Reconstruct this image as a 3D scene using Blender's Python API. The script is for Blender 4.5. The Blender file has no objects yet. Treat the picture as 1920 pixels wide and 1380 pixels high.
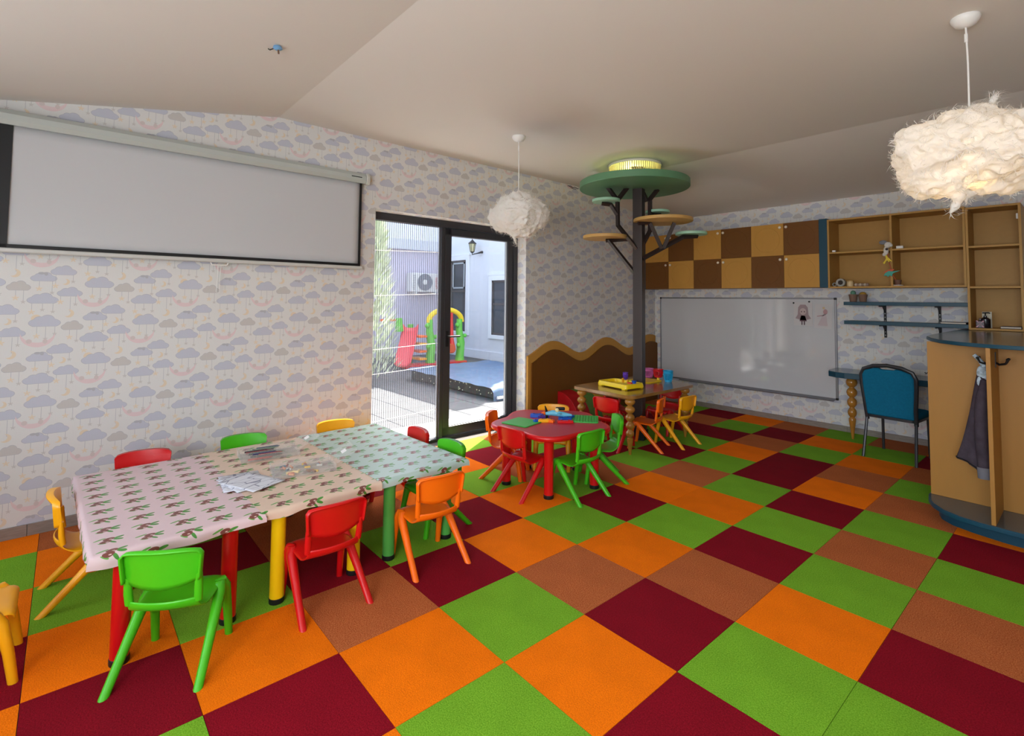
import bpy, bmesh, math, random
from math import sin, cos, pi, radians as RAD
from mathutils import Vector, Matrix, noise
random.seed(7)
scene = bpy.context.scene
COL = scene.collection

# ------------------------------------------------------------------ camera
cd = bpy.data.cameras.new('camera'); cam = bpy.data.objects.new('camera', cd); COL.objects.link(cam)
cd.sensor_width = 36; cd.lens = 960.77 / 1920 * 36
cd.shift_x = (960 - 972.31) / 1920; cd.shift_y = (513.96 - 690) / 1920
cd.clip_start = .05
yaw, pit, rol = -.8495, .0489, .0091
fw = Vector((sin(yaw) * cos(pit), cos(yaw) * cos(pit), sin(pit)))
rt = Vector((cos(yaw), -sin(yaw), 0)); up = rt.cross(fw)
r2 = rt * cos(rol) + up * sin(rol); u2 = up * cos(rol) - rt * sin(rol)
M = Matrix((r2, u2, -fw)).transposed().to_4x4(); M.translation = (4.5047, .1129, 1.5107)
cam.matrix_world = M
scene.camera = cam

# ------------------------------------------------------------------ world, sun, window fill lamps, exposure
w = bpy.data.worlds.new('sky'); scene.world = w; w.use_nodes = True
nt = w.node_tree; bg = nt.nodes['Background']
sky = nt.nodes.new('ShaderNodeTexSky'); sky.sky_type = 'NISHITA'; sky.sun_disc = False
SUN_EL, SUN_DIR = RAD(52), Vector((.526, -.85, 0)).normalized()
sky.sun_elevation = SUN_EL; sky.sun_rotation = math.atan2(-SUN_DIR.x, -SUN_DIR.y)
sky.air_density = 1.0; sky.dust_density = 4.0; sky.altitude = 50
hz = nt.nodes.new('ShaderNodeHueSaturation'); hz.inputs['Saturation'].default_value = .75   # hazy, whitish sky
nt.links.new(sky.outputs[0], hz.inputs['Color']); nt.links.new(hz.outputs[0], bg.inputs[0]); bg.inputs[1].default_value = .85
sl = bpy.data.lights.new('sun', 'SUN'); sl.energy = 24.0; sl.angle = .009; sl.color = (1, .95, .87)
so = bpy.data.objects.new('sun', sl); COL.objects.link(so)
dv = Vector((SUN_DIR.x * cos(SUN_EL), SUN_DIR.y * cos(SUN_EL), -sin(SUN_EL)))
so.rotation_euler = dv.to_track_quat('-Z', 'Y').to_euler(); so.location = (-3, 6, 9)

def area(name, loc, direction, sx, sy, power, color):
    l = bpy.data.lights.new(name, 'AREA'); l.shape = 'RECTANGLE'; l.size = sx; l.size_y = sy; l.energy = power; l.color = color
    o = bpy.data.objects.new(name, l); COL.objects.link(o); o.location = loc
    o.rotation_euler = Vector(direction).to_track_quat('-Z', 'Y').to_euler()
    return o
# area lamps added in the unseen windows, tilted up to brighten ceiling and back
area('window_fill_lamp', (4.6, -1.42, 1.55), (-.12, 1, .40), 2.9, 1.4, 168, (.90, .955, 1))
area('window_fill_lamp', (1.7, -1.42, 1.55), (.1, 1, .40), 2.0, 1.4, 24, (.90, .955, 1))
scene.view_settings.view_transform = 'Standard'; scene.view_settings.look = 'None'
scene.view_settings.exposure = 0.0; scene.view_settings.gamma = 1; scene.view_settings.use_curve_mapping = False

# ------------------------------------------------------------------ helpers: materials
def lin(h):
    h = h.lstrip('#'); c = [int(h[i:i + 2], 16) / 255 for i in (0, 2, 4)]
    return tuple(x / 12.92 if x <= .04045 else ((x + .055) / 1.055) ** 2.4 for x in c) + (1,)
def newmat(name):
    m = bpy.data.materials.new(name); m.use_nodes = True
    return m, m.node_tree, m.node_tree.nodes['Principled BSDF']
MATS = {}
def mat(name, hexc, rough=.5, spec=.5, metal=0, var=0, scale=8, bump=0, bscale=60, stretch=None, coat=0, emit=None, estr=0, trans=0, alpha=1):
    if name in MATS: return MATS[name]
    m, t, b = newmat(name); N, L = t.nodes, t.links
    c = lin(hexc); b.inputs['Base Color'].default_value = c; b.inputs['Roughness'].default_value = rough
    b.inputs['Specular IOR Level'].default_value = spec; b.inputs['Metallic'].default_value = metal
    b.inputs['Coat Weight'].default_value = coat; b.inputs['Coat Roughness'].default_value = .15
    if var or bump:
        tc = N.new('ShaderNodeTexCoord'); mp = N.new('ShaderNodeMapping'); L.new(tc.outputs['Object'], mp.inputs[0])
        if stretch: mp.inputs['Scale'].default_value = stretch
    if var:
        n = N.new('ShaderNodeTexNoise'); n.inputs['Scale'].default_value = scale; n.inputs['Detail'].default_value = 5
        L.new(mp.outputs[0], n.inputs[0])
        r = N.new('ShaderNodeValToRGB'); r.color_ramp.elements[0].position = .3; r.color_ramp.elements[1].position = .7
        r.color_ramp.elements[0].color = tuple(x * (1 - var) for x in c[:3]) + (1,)
        r.color_ramp.elements[1].color = tuple(min(1, x * (1 + var)) for x in c[:3]) + (1,)
        L.new(n.outputs[0], r.inputs[0]); L.new(r.outputs[0], b.inputs['Base Color'])
    if bump:
        n2 = N.new('ShaderNodeTexNoise'); n2.inputs['Scale'].default_value = bscale; n2.inputs['Detail'].default_value = 3
        L.new(mp.outputs[0], n2.inputs[0])
        bp = N.new('ShaderNodeBump'); bp.inputs['Strength'].default_value = bump; bp.inputs['Distance'].default_value = .004
        L.new(n2.outputs[0], bp.inputs['Height']); L.new(bp.outputs[0], b.inputs['Normal'])
    if emit: b.inputs['Emission Color'].default_value = lin(emit); b.inputs['Emission Strength'].default_value = estr
    MATS[name] = m
    return m
def mixmat(name, hexc, opacity, rough=.1, gloss=.06):
    """clear film or sheet: part transparent, part diffuse, with a faint surface gloss"""
    if name in MATS: return MATS[name]
    m = bpy.data.materials.new(name); m.use_nodes = True; t = m.node_tree; t.nodes.clear()
    o = t.nodes.new('ShaderNodeOutputMaterial'); tr = t.nodes.new('ShaderNodeBsdfTransparent')
    d = t.nodes.new('ShaderNodeBsdfDiffuse'); g = t.nodes.new('ShaderNodeBsdfGlossy')
    d.inputs[0].default_value = lin(hexc); g.inputs['Roughness'].default_value = rough
    a = t.nodes.new('ShaderNodeMixShader'); b = t.nodes.new('ShaderNodeMixShader')
    a.inputs[0].default_value = opacity; b.inputs[0].default_value = gloss
    t.links.new(tr.outputs[0], a.inputs[1]); t.links.new(d.outputs[0], a.inputs[2])
    t.links.new(a.outputs[0], b.inputs[1]); t.links.new(g.outputs[0], b.inputs[2]); t.links.new(b.outputs[0], o.inputs[0])
    MATS[name] = m
    return m
class NB:
    """tiny node expression builder"""
    def __init__(s, t): s.t = t
    def m(s, op, a, b=None, c=None):
        n = s.t.nodes.new('ShaderNodeMath'); n.operation = op
        for i, x in enumerate((a, b, c)):
            if x is None: continue
            if isinstance(x, (int, float)): n.inputs[i].default_value = x
            else: s.t.links.new(x, n.inputs[i])
        return n.outputs[0]
    def add(s, a, b): return s.m('ADD', a, b)
    def sub(s, a, b): return s.m('SUBTRACT', a, b)
    def mul(s, a, b): return s.m('MULTIPLY', a, b)
    def mx(s, a, b): return s.m('MAXIMUM', a, b)
    def mn(s, a, b): return s.m('MINIMUM', a, b)
    def ell(s, x, y, cx, cy, rx, ry, ang=0):
        """1 inside an ellipse"""
        dx, dy = s.m('SUBTRACT', x, cx), s.m('SUBTRACT', y, cy)
        if ang:
            ca, sa = cos(ang), sin(ang)
            dx, dy = s.m('MULTIPLY_ADD', dx, ca, s.mul(dy, sa)), s.m('MULTIPLY_ADD', dy, ca, s.mul(dx, -sa))
        a = s.mul(dx, 1 / rx); b = s.mul(dy, 1 / ry)
        return s.m('LESS_THAN', s.m('MULTIPLY_ADD', a, a, s.mul(b, b)), 1)
    def boxm(s, x, y, cx, cy, hx, hy):
        return s.mul(s.m('COMPARE', x, cx, hx), s.m('COMPARE', y, cy, hy))
    def mix(s, f, a, b):
        n = s.t.nodes.new('ShaderNodeMix'); n.data_type = 'RGBA'
        s.t.links.new(f, n.inputs[0])
        for i, x in ((6, a), (7, b)):
            if isinstance(x, tuple): n.inputs[i].default_value = x
            else: s.t.links.new(x, n.inputs[i])
        return n.outputs[2]
    def lattice(s, u, v, cx, cy, H, V):
        dx, dy = s.sub(u, cx), s.sub(v, cy)
        j = s.m('ROUND', s.mul(dy, 2 / V))
        dy = s.m('MULTIPLY_ADD', j, -V / 2, dy); dx = s.m('MULTIPLY_ADD', j, -H / 2, dx)
        dx = s.m('MULTIPLY_ADD', s.m('ROUND', s.mul(dx, 1 / H)), -H, dx)
        return dx, dy
def wallpaper():
    m, t, b = newmat('cloud_wallpaper'); nb = NB(t)
    uv = t.nodes.new('ShaderNodeUVMap'); sp = t.nodes.new('ShaderNodeSeparateXYZ'); t.links.new(uv.outputs[0], sp.inputs[0])
    u, v = sp.outputs[0], sp.outputs[1]
    H, V = .53, .512
    BLUE, GREY, PINK, YEL, LINE = lin('#BFC1CD'), lin('#C4C0BD'), lin('#DCC6C8'), lin('#DDCDB6'), lin('#B2B2B8')
    col = lin('#D8D7D5')
    def cloud(x, y, cx, cy, w, h):
        h *= 1.22; w *= 1.04
        q = nb.mx(nb.ell(x, y, cx, cy - .05 * h, w * .5, h * .42), nb.ell(x, y, cx + .08 * w, cy + .18 * h, w * .23, h * .42))
        q = nb.mx(q, nb.ell(x, y, cx - .17 * w, cy + .1 * h, w * .19, h * .38))
        return nb.mul(q, nb.m('GREATER_THAN', y, cy - .34 * h))
    def star(x, y, cx, cy, r):
        dx, dy = nb.sub(x, cx), nb.sub(y, cy)
        a = nb.m('ARCTAN2', dx, dy); k = nb.m('COSINE', nb.mul(a, 5))
        rr = nb.m('SQRT', nb.m('MULTIPLY_ADD', dx, dx, nb.mul(dy, dy)))
        return nb.m('LESS_THAN', rr, nb.m('MULTIPLY_ADD', k, r * .34, r * .66))
    def moon(x, y, cx, cy, r):
        return nb.mul(nb.ell(x, y, cx, cy, r, r), nb.sub(1, nb.ell(x, y, cx - r * .55, cy + r * .2, r * .85, r * .85)))
    # (position of the cloud, width, height, colour, strings [(dx, length)], extras)
    motifs = [((0, 0), .145, .062, BLUE, [(-.036, .068), (.006, .085), (.05, .055)], 'sun'),
              ((.135, -.03), .105, .05, GREY, [(-.012, .05), (.024, .075)], ''),
              ((-.28, .03), .12, .048, BLUE, [(-.02, .05), (.042, .075)], 'pup'),
              ((-.185, .075), .122, .052, BLUE, [(-.038, .075), (.048, .045)], 'moon_near'),
              ((-.28, -.11), .142, .056, BLUE, [(-.05, .06), (0, .045), (.05, .058)], ''),
              ((-.15, -.065), .12, .05, BLUE, [(-.045, .04), (.03, .055)], 'moon_far')]
    def over(f, c):
        nonlocal col
        col = nb.mix(f, col, c)
    for (mx_, my_), wd, ht, cc, strs, ex in motifs:
        x, y = nb.lattice(u, v, .276 + mx_, 1.59 + my_ - .045, H, V)
        cy = .045
        if ex == 'sun': over(nb.ell(x, y, -.042, cy + .026, .024, .024), YEL)
        ln = None
        for dx, ln_ in strs:
            q = nb.boxm(x, y, dx, cy - .018 - ln_ / 2, .0011, ln_ / 2)
            ln = q if ln is None else nb.mx(ln, q)
        over(ln, LINE)
        over(cloud(x, y, 0, cy, wd + .004, ht + .004), LINE)
        over(cloud(x, y, 0, cy, wd, ht), cc)
        for k, (dx, ln_) in enumerate(strs):
            over(star(x, y, dx, cy - .02 - ln_, .017 if k == 0 else .012), YEL if k == 0 else GREY)
        if ex == 'moon_near': over(moon(x, y, .012, cy - .068, .02), YEL)
        if ex == 'pup': over(nb.mx(nb.ell(x, y, -.012, cy + .03, .016, .008), nb.ell(x, y, .01, cy + .026, .009, .011)), LINE)
    # hammock, slung between two clouds, and the long-hanging moon
    x, y = nb.lattice(u, v, .276 - .03, 1.59 - .125, H, V)
    ring = nb.mul(nb.ell(x, y, 0, .045, .082, .078), nb.sub(1, nb.ell(x, y, 0, .074, .084, .078)))
    over(nb.mul(ring, nb.m('LESS_THAN', y, .06)), PINK)
    over(nb.mx(nb.ell(x, y, -.04, .005, .014, .014), nb.ell(x, y, .036, .003, .012, .015)), lin('#CFC2C0'))
    x, y = nb.lattice(u, v, .276 - .15, 1.59 - .17, H, V)
    over(nb.boxm(x, y, .004, .03, .0011, .05), LINE)
    over(moon(x, y, 0, -.03, .026), YEL)
    t.links.new(col, b.inputs['Base Color']); b.inputs['Roughness'].default_value = .75
    b.inputs['Specular IOR Level'].default_value = .25
    wv = t.nodes.new('ShaderNodeTexWave'); wv.inputs['Scale'].default_value = 55; wv.inputs['Distortion'].default_value = 1.5
    t.links.new(uv.outputs[0], wv.inputs[0])
    bp = t.nodes.new('ShaderNodeBump'); bp.inputs['Strength'].default_value = .08; bp.inputs['Distance'].default_value = .002
    t.links.new(wv.outputs[0], bp.inputs['Height']); t.links.new(bp.outputs[0], b.inputs['Normal'])
    return m
def oilcloth(name, base):
    m, t, b = newmat(name); nb = NB(t)
    uv = t.nodes.new('ShaderNodeUVMap'); sp = t.nodes.new('ShaderNodeSeparateXYZ'); t.links.new(uv.outputs[0], sp.inputs[0])
    x, y = nb.lattice(sp.outputs[0], sp.outputs[1], 0, 0, .13, .27)
    col = lin(base); G, G2, B, HL = lin('#4A8F3A'), lin('#64A64C'), lin('#7C4740'), lin('#D9C2BA')
    E = lambda cx, cy, rx, ry, a=0: nb.ell(x, y, cx * .8, cy * .8, rx * .78, ry * .78, a)
    lf = nb.mx(E(-.016, .044, .010, .026, .3), E(.010, .040, .011, .024, -.5))
    lf = nb.mx(lf, E(.034, .014, .008, .026, -1.0))
    col = nb.mix(lf, col, G)
    col = nb.mix(nb.mx(E(-.028, -.036, .007, .030, .35), E(.03, -.03, .006, .02, -.5)), col, G2)
    col = nb.mix(nb.mx(E(-.015, .002, .018, .027, .15), E(.016, -.014, .018, .027, .15)), col, B)
    col = nb.mix(nb.mx(E(-.008, .008, .004, .007), E(.022, -.008, .004, .007)), col, HL)
    t.links.new(col, b.inputs['Base Color']); b.inputs['Roughness'].default_value = .38
    n = t.nodes.new('ShaderNodeTexNoise'); n.inputs['Scale'].default_value = 9; n.inputs['Detail'].default_value = 4
    t.links.new(uv.outputs[0], n.inputs[0])
    bp = t.nodes.new('ShaderNodeBump'); bp.inputs['Strength'].default_value = .25; bp.inputs['Distance'].default_value = .01
    t.links.new(n.outputs[0], bp.inputs['Height']); t.links.new(bp.outputs[0], b.inputs['Normal'])
    return m

# ------------------------------------------------------------------ helpers: geometry
class MB:
    def __init__(s): s.v, s.f, s.uv = [], [], None
    def add(s, v, f):
        o = len(s.v); s.v += [Vector(p) for p in v]; s.f += [tuple(i + o for i in q) for q in f]; return s
    def box(s, x0, x1, y0, y1, z0, z1):
        return s.add([(x, y, z) for z in (z0, z1) for y in (y0, y1) for x in (x0, x1)],
                     [(0, 2, 3, 1), (4, 5, 7, 6), (0, 1, 5, 4), (2, 6, 7, 3), (0, 4, 6, 2), (1, 3, 7, 5)])
    def prism(s, poly, axis, a, b):
        """poly: 2-D outline in the two remaining axes (x,y order), extruded from a to b along axis"""
        def P(p, h): return {'z': (p[0], p[1], h), 'y': (p[0], h, p[1]), 'x': (h, p[0], p[1])}[axis]
        n = len(poly)
        return s.add([P(p, a) for p in poly] + [P(p, b) for p in poly],
                     [tuple(range(n))[::-1], tuple(range(n, 2 * n))] + [(i, (i + 1) % n, n + (i + 1) % n, n + i) for i in range(n)])
    def tube(s, pts, r, seg=10, cut=False, flat=1.0, cap=True):
        pts = [Vector(p) for p in pts]; n = len(pts)
        if not isinstance(r, (list, tuple)): r = [r] * n
        V = []; ref = None
        for i, p in enumerate(pts):
            d = (pts[min(i + 1, n - 1)] - pts[max(i - 1, 0)]).normalized()
            if ref is None: ref = Vector((0, 0, 1)) if abs(d.z) < .9 else Vector((1, 0, 0))
            a = (ref - d * ref.dot(d)).normalized(); b = d.cross(a); ref = a
            for k in range(seg):
                t = 2 * pi * k / seg; q = p + (a * cos(t) * flat + b * sin(t)) * r[i]
                if cut and i == n - 1: q = q + d * (-(q.z - cut_z) / d.z)
                V.append(q)
        F = [(i * seg + k, i * seg + (k + 1) % seg, (i + 1) * seg + (k + 1) % seg, (i + 1) * seg + k) for i in range(n - 1) for k in range(seg)]
        if cap: F += [tuple(range(seg))[::-1], tuple((n - 1) * seg + k for k in range(seg))]
        return s.add(V, F)
    def lathe(s, prof, c=(0, 0, 0), seg=24, cap=True, sx=1, sy=1):
        V = [(c[0] + r * cos(2 * pi * k / seg) * sx, c[1] + r * sin(2 * pi * k / seg) * sy, c[2] + z) for r, z in prof for k in range(seg)]
        n = len(prof)
        F = [(i * seg + k, i * seg + (k + 1) % seg, (i + 1) * seg + (k + 1) % seg, (i + 1) * seg + k) for i in range(n - 1) for k in range(seg)]
        if cap: F += [tuple(range(seg))[::-1], tuple((n - 1) * seg + k for k in range(seg))]
        return s.add(V, F)
    def ball(s, c, r, seg=16, rings=10, sc=(1, 1, 1)):
        V = [Vector(c) + Vector((r * sin(pi * i / rings) * cos(2 * pi * k / seg) * sc[0], r * sin(pi * i / rings) * sin(2 * pi * k / seg) * sc[1], r * cos(pi * i / rings) * sc[2])) for i in range(1, rings) for k in range(seg)]
        top, bot = len(V), len(V) + 1
        V += [Vector(c) + Vector((0, 0, r * sc[2])), Vector(c) - Vector((0, 0, r * sc[2]))]
        F = [(i * seg + k, (i + 1) * seg + k, (i + 1) * seg + (k + 1) % seg, i * seg + (k + 1) % seg) for i in range(rings - 2) for k in range(seg)]
        F += [(top, k, (k + 1) % seg) for k in range(seg)] + [(bot, (rings - 2) * seg + (k + 1) % seg, (rings - 2) * seg + k) for k in range(seg)]
        return s.add(V, F)
    def grid(s, fn, nu, nv):
        V = [fn(i / nu, j / nv) for j in range(nv + 1) for i in range(nu + 1)]
        return s.add(V, [(j * (nu + 1) + i, j * (nu + 1) + i + 1, (j + 1) * (nu + 1) + i + 1, (j + 1) * (nu + 1) + i) for j in range(nv) for i in range(nu)])
    def xf(s, M): s.v = [M @ p for p in s.v]; return s
cut_z = 0.0
ORG = {}
def build(name, mb, material, parent=None, smooth=35, bevel=0, solid=0, sub=0, label=None, kind=None, uvbox=False, uv=None):
    off = ORG.get(parent.name, Vector()) if parent else Vector()
    me = bpy.data.meshes.new(name); me.from_pydata([tuple(p - off) for p in mb.v], [], mb.f); me.update()
    bm = bmesh.new(); bm.from_mesh(me); bmesh.ops.recalc_face_normals(bm, faces=bm.faces); bm.to_mesh(me); bm.free()
    if uvbox or uv:
        ul = me.uv_layers.new(name='UVMap')
        for p in me.polygons:
            for li in p.loop_indices:
                if uv: ul.data[li].uv = uv[me.loops[li].vertex_index]; continue
                c = me.vertices[me.loops[li].vertex_index].co + off; n = p.normal
                ul.data[li].uv = (c.y, c.z) if abs(n.x) > .7 else ((c.x, c.z) if abs(n.y) > .7 else (c.x, c.y))
    if smooth:
        me.shade_smooth(); me.set_sharp_from_angle(angle=RAD(smooth))
    me.materials.append(material)
    o = bpy.data.objects.new(name, me); COL.objects.link(o)
    if parent: o.parent = parent; ORG[o.name] = off
    if solid: md = o.modifiers.new('solid', 'SOLIDIFY'); md.thickness = solid; md.offset = 0
    if bevel: md = o.modifiers.new('bevel', 'BEVEL'); md.width = bevel; md.segments = 2; md.limit_method = 'ANGLE'; md.angle_limit = RAD(40)
    if sub: md = o.modifiers.new('sub', 'SUBSURF'); md.levels = sub; md.render_levels = sub
    if label: o['label'] = label
    if kind: o['kind'] = kind
    return o
def tag(o, label, cat, group=None):
    o['label'] = label; o['category'] = cat
    if group: o['group'] = group
    return o
def thing(name, label, cat, loc=(0, 0, 0), rotz=0, group=None, world=True):
    o = bpy.data.objects.new(name, None); COL.objects.link(o); o.location = loc; o.rotation_euler = (0, 0, rotz)
    o.empty_display_size = .1
    if world: ORG[o.name] = Vector(loc)
    return tag(o, label, cat, group) if cat else o
def single(name, label, cat, mb, material, loc, group=None, **k):
    """a thing that is one mesh; coordinates are world, origin set at loc"""
    mb.v = [p - Vector(loc) for p in mb.v]
    o = build(name, mb, material, **k); o.location = loc
    return tag(o, label, cat, group)
def place(ob, loc, rotz): ob.location = loc; ob.rotation_euler = (0, 0, rotz); return ob
def copy_tree(o, parent=None, material=None):
    c = o.copy(); COL.objects.link(c); c.parent = parent
    if c.type == 'MESH' and material:
        c.material_slots[0].link = 'OBJECT'; c.material_slots[0].material = material
    for ch in o.children: copy_tree(ch, c, material)
    return c
def rrect(x0, x1, y0, y1, r, n=5):
    P = []
    for cx, cy, a0 in ((x1 - r, y1 - r, 0), (x0 + r, y1 - r, pi / 2), (x0 + r, y0 + r, pi), (x1 - r, y0 + r, 1.5 * pi)):
        P += [(cx + r * cos(a0 + pi / 2 * k / n), cy + r * sin(a0 + pi / 2 * k / n)) for k in range(n + 1)]
    return P
def text(name, body, size, material, loc, rot, parent, depth=.001, align='CENTER'):
    cu = bpy.data.curves.new(name, 'FONT'); cu.body = body; cu.size = size; cu.extrude = depth; cu.align_x = align; cu.align_y = 'CENTER'
    tmp = bpy.data.objects.new(name, cu); COL.objects.link(tmp)
    me = bpy.data.meshes.new_from_object(tmp.evaluated_get(bpy.context.evaluated_depsgraph_get()))
    bpy.data.objects.remove(tmp); bpy.data.curves.remove(cu)
    me.materials.clear(); me.materials.append(material)
    o = bpy.data.objects.new(name, me); COL.objects.link(o); o.parent = parent
    o.location = Vector(loc) - ORG.get(parent.name, Vector()); o.rotation_euler = rot
    return o
AL = .014                                  # the left wall runs slightly out of square
def LX(y): return -AL * y

# ------------------------------------------------------------------ materials used widely
WALL = wallpaper()
CEIL = mat('ceiling_paint', '#DDD8D2', .8, .2, bump=.05, bscale=40)
OAK = mat('oak_melamine', '#B08542', .5, .35, var=.025, scale=30)
OAKD = mat('oak_panel', '#A2722F', .5, .35, var=.02, scale=5, stretch=(6, 6, 1))
BROWN = mat('brown_melamine', '#6E430F', .5, .35, var=.02, scale=5, stretch=(6, 6, 1))
HONEY = mat('honey_melamine', '#BE8B3C', .5, .35, var=.02, scale=5, stretch=(6, 6, 1))
TEAL = mat('teal_lacquer', '#0F4256', .4, .4)
TEALTOP = mat('teal_gloss_top', '#3C4F5A', .16, .6)
TURNED = mat('turned_wood_varnish', '#A8742E', .22, .5, var=.1, scale=9, coat=.3)
ANTH = mat('anthracite_frame', '#35353A', .4, .5)
BLACK = mat('black_plastic', '#141416', .5, .4)
WHITE = mat('white_plastic', '#E4E2DE', .4, .4)
STEEL = mat('brushed_steel', '#8E8E93', .35, .5, metal=.7)
MDARK = mat('dark_brown_metal', '#2F2422', .4, .5)
P_G = mat('green_plastic', '#47B817', .33, .5); P_R = mat('red_plastic', '#CC0E12', .33, .5)
P_O = mat('orange_plastic', '#FB6F0A', .33, .5); P_Y = mat('yellow_plastic', '#F8AE12', .33, .5)
YEL2 = mat('lemon_plastic', '#F2CF10', .35, .5); BLUEP = mat('blue_plastic', '#1450B8', .35, .5)
LEGG = mat('leaf_green_leg', '#4FA648', .35, .5)

# ------------------------------------------------------------------ the room shell
YB, YF, XR = 7.0, -1.35, 6.8
flo = build('floor', MB().box(-.35, XR, YF, YB, -.12, -.008), mat('screed', '#5A5652', .9), kind='structure')
def carpet(name, hexc, hex2):
    m, t, b = newmat(name); N, L = t.nodes, t.links
    tc = N.new('ShaderNodeTexCoord'); oi = N.new('ShaderNodeObjectInfo')
    n = N.new('ShaderNodeTexNoise'); n.inputs['Scale'].default_value = 190; n.inputs['Detail'].default_value = 3
    n1 = N.new('ShaderNodeTexNoise'); n1.inputs['Scale'].default_value = 5; n1.inputs['Detail'].default_value = 3
    L.new(tc.outputs['Object'], n.inputs[0]); L.new(tc.outputs['Object'], n1.inputs[0])
    r = N.new('ShaderNodeValToRGB'); e = r.color_ramp.elements; e[0].position = .34; e[1].position = .68
    e[0].color = lin(hex2); e[1].color = lin(hexc); L.new(n.outputs[0], r.inputs[0])
    hs = N.new('ShaderNodeHueSaturation'); L.new(r.outputs[0], hs.inputs['Color'])
    k = NB(t); val = k.add(k.m('MULTIPLY_ADD', n1.outputs[0], .35, .80), k.mul(oi.outputs['Random'], .1)); L.new(val, hs.inputs['Value'])
    L.new(hs.outputs[0], b.inputs['Base Color']); b.inputs['Roughness'].default_value = .95; b.inputs['Specular IOR Level'].default_value = .1
    bp = N.new('ShaderNodeBump'); bp.inputs['Strength'].default_value = .5; bp.inputs['Distance'].default_value = .004
    L.new(n.outputs[0], bp.inputs['Height']); L.new(bp.outputs[0], b.inputs['Normal'])
    return m
CARPET = {'G': carpet('green_carpet', '#84BC34', '#649A1E'), 'O': carpet('orange_carpet', '#FB8008', '#E46A04'),
          'B': carpet('burgundy_carpet', '#8E1023', '#6E0816'), 'T': carpet('terracotta_carpet', '#C87545', '#96481F')}
ROWS = {-6: {-4: 'OTGBOGTGTBGOTGT'}, -5: {-4: 'GOGTBTOBGBOTBTG'}, -4: {-4: 'OGBTTOGTBBGGBTB'}, -3: {-4: 'BOGBGBOGTGBGBGO'},
        -2: {-4: 'OBOTBOGBOTGOTBT'}, -1: {-4: 'TGBOGTOGOGBBGOG'}, 0: {-4: 'GBOGOBTBGBOTOGT'}, 1: {-4: 'OTGTBGOGTGTGTBO'},
        2: {-4: 'BOGBTGBTGBOTGOB'}, 3: {-4: 'TGBOGOTGBTGOBTG'}, 4: {-4: 'GOTBOGBOTGBOGTO'}, 5: {-4: 'BGOTGBOGTBOGTBG'},
        6: {-4: 'OTBGOTGBOGTBOGT'}, 7: {-4: 'GBOTBGOTGBOGTBO'}}
cell = {}
for j, d in ROWS.items():
    for i0, sq in d.items():
        for k, c in enumerate(sq): cell[(i0 + k, j)] = c
for j in range(-6, 8): cell[(-5, j)] = 'GOTB'[j % 4]; cell[(-6, j)] = 'TBGO'[(j + 1) % 4]
tile_mesh = {}
for (i, j), c in sorted(cell.items()):
    x0, x1 = 2.815 + .5 * j, 3.315 + .5 * j; y0, y1 = 1.54 + .5 * i, 2.04 + .5 * i
    x0 = max(x0, LX(y0) - .01); x1 = min(x1, XR); y0 = max(y0, YF); y1 = min(y1, YB)
    if x1 - x0 < .03 or y1 - y0 < .03: continue
    key = (round(x1 - x0, 2), round(y1 - y0, 2), c)
    if key in tile_mesh:
        o = bpy.data.objects.new('carpet_tile', tile_mesh[key]); COL.objects.link(o); o.parent = flo
    else:
        dx, dy = (x1 - x0) / 2 - .0008, (y1 - y0) / 2 - .0008
        m_ = MB().box(-dx, dx, -dy, dy, -.008, 0)
        m_.v = [Vector((p.x * (.9985 if p.z > -.004 else 1), p.y * (.9985 if p.z > -.004 else 1), p.z)) for p in m_.v]
        o = build('carpet_tile', m_, CARPET[c], parent=flo, smooth=0); tile_mesh[key] = o.data
    o.location = ((x0 + x1) / 2, (y0 + y1) / 2, 0)

# ceiling: rises from the front, flat in the middle, falls to the back
def CZ(y): return 3.02 - .18 * max(0, 1.39 - y) - .148 * max(0, y - 5.14)
cm = MB()
pr = [(YF - .4, CZ(YF - .4)), (1.39, 3.02), (5.14, 3.02), (YB + .3, CZ(YB + .3))]
cm.prism(pr + [(y, z + .25) for y, z in reversed(pr)], 'x', -.42, XR + .3)
build('ceiling', cm, CEIL, smooth=0, kind='structure')

def lw(y, z, x=0.0): return (LX(y) + x, y, z)
DY0, DY1, DH = 2.285, 4.243, 2.36          # door opening in the left wall
wl = MB()
def wslab(y0, y1, zb):
    n = 1
    prof = [y0] + [k for k in (1.39, 5.14) if y0 < k < y1] + [y1]
    for a, b_ in zip(prof, prof[1:]):
        V = [lw(a, zb), lw(b_, zb), lw(b_, CZ(b_) + .06), lw(a, CZ(a) + .06), lw(a, zb, -.3), lw(b_, zb, -.3), lw(b_, CZ(b_) + .06, -.3), lw(a, CZ(a) + .06, -.3)]
        wl.add(V, [(0, 1, 2, 3), (4, 7, 6, 5), (0, 4, 5, 1), (3, 2, 6, 7), (0, 3, 7, 4), (1, 5, 6, 2)])
wslab(YF - .3, DY0, -.12); wslab(DY0, DY1, DH); wslab(DY1, YB + .3, -.12)
wl.f = [q for q in wl.f]
wall_left = build('wall_left', wl, WALL, smooth=0, uvbox=True, kind='structure')
build('wall_back', MB().box(-.12, XR + .3, YB, YB + .3, -.12, CZ(YB) + .12), WALL, smooth=0, uvbox=True, kind='structure')
build('wall_right', MB().box(XR, XR + .3, YF - .3, YB, -.12, 3.2), WALL, smooth=0, uvbox=True, kind='structure')
wf = MB(); WZ0, WZ1 = .8, 2.3
for x0, x1, z0, z1 in ((-.3, .7, -.12, 2.75), (2.7, 3.15, -.12, 2.75), (6.05, XR, -.12, 2.75), (.7, 2.7, -.12, WZ0), (.7, 2.7, WZ1, 2.75), (3.15, 6.05, -.12, WZ0), (3.15, 6.05, WZ1, 2.75)):
    wf.box(x0, x1, YF - .3, YF, z0, z1)
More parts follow.
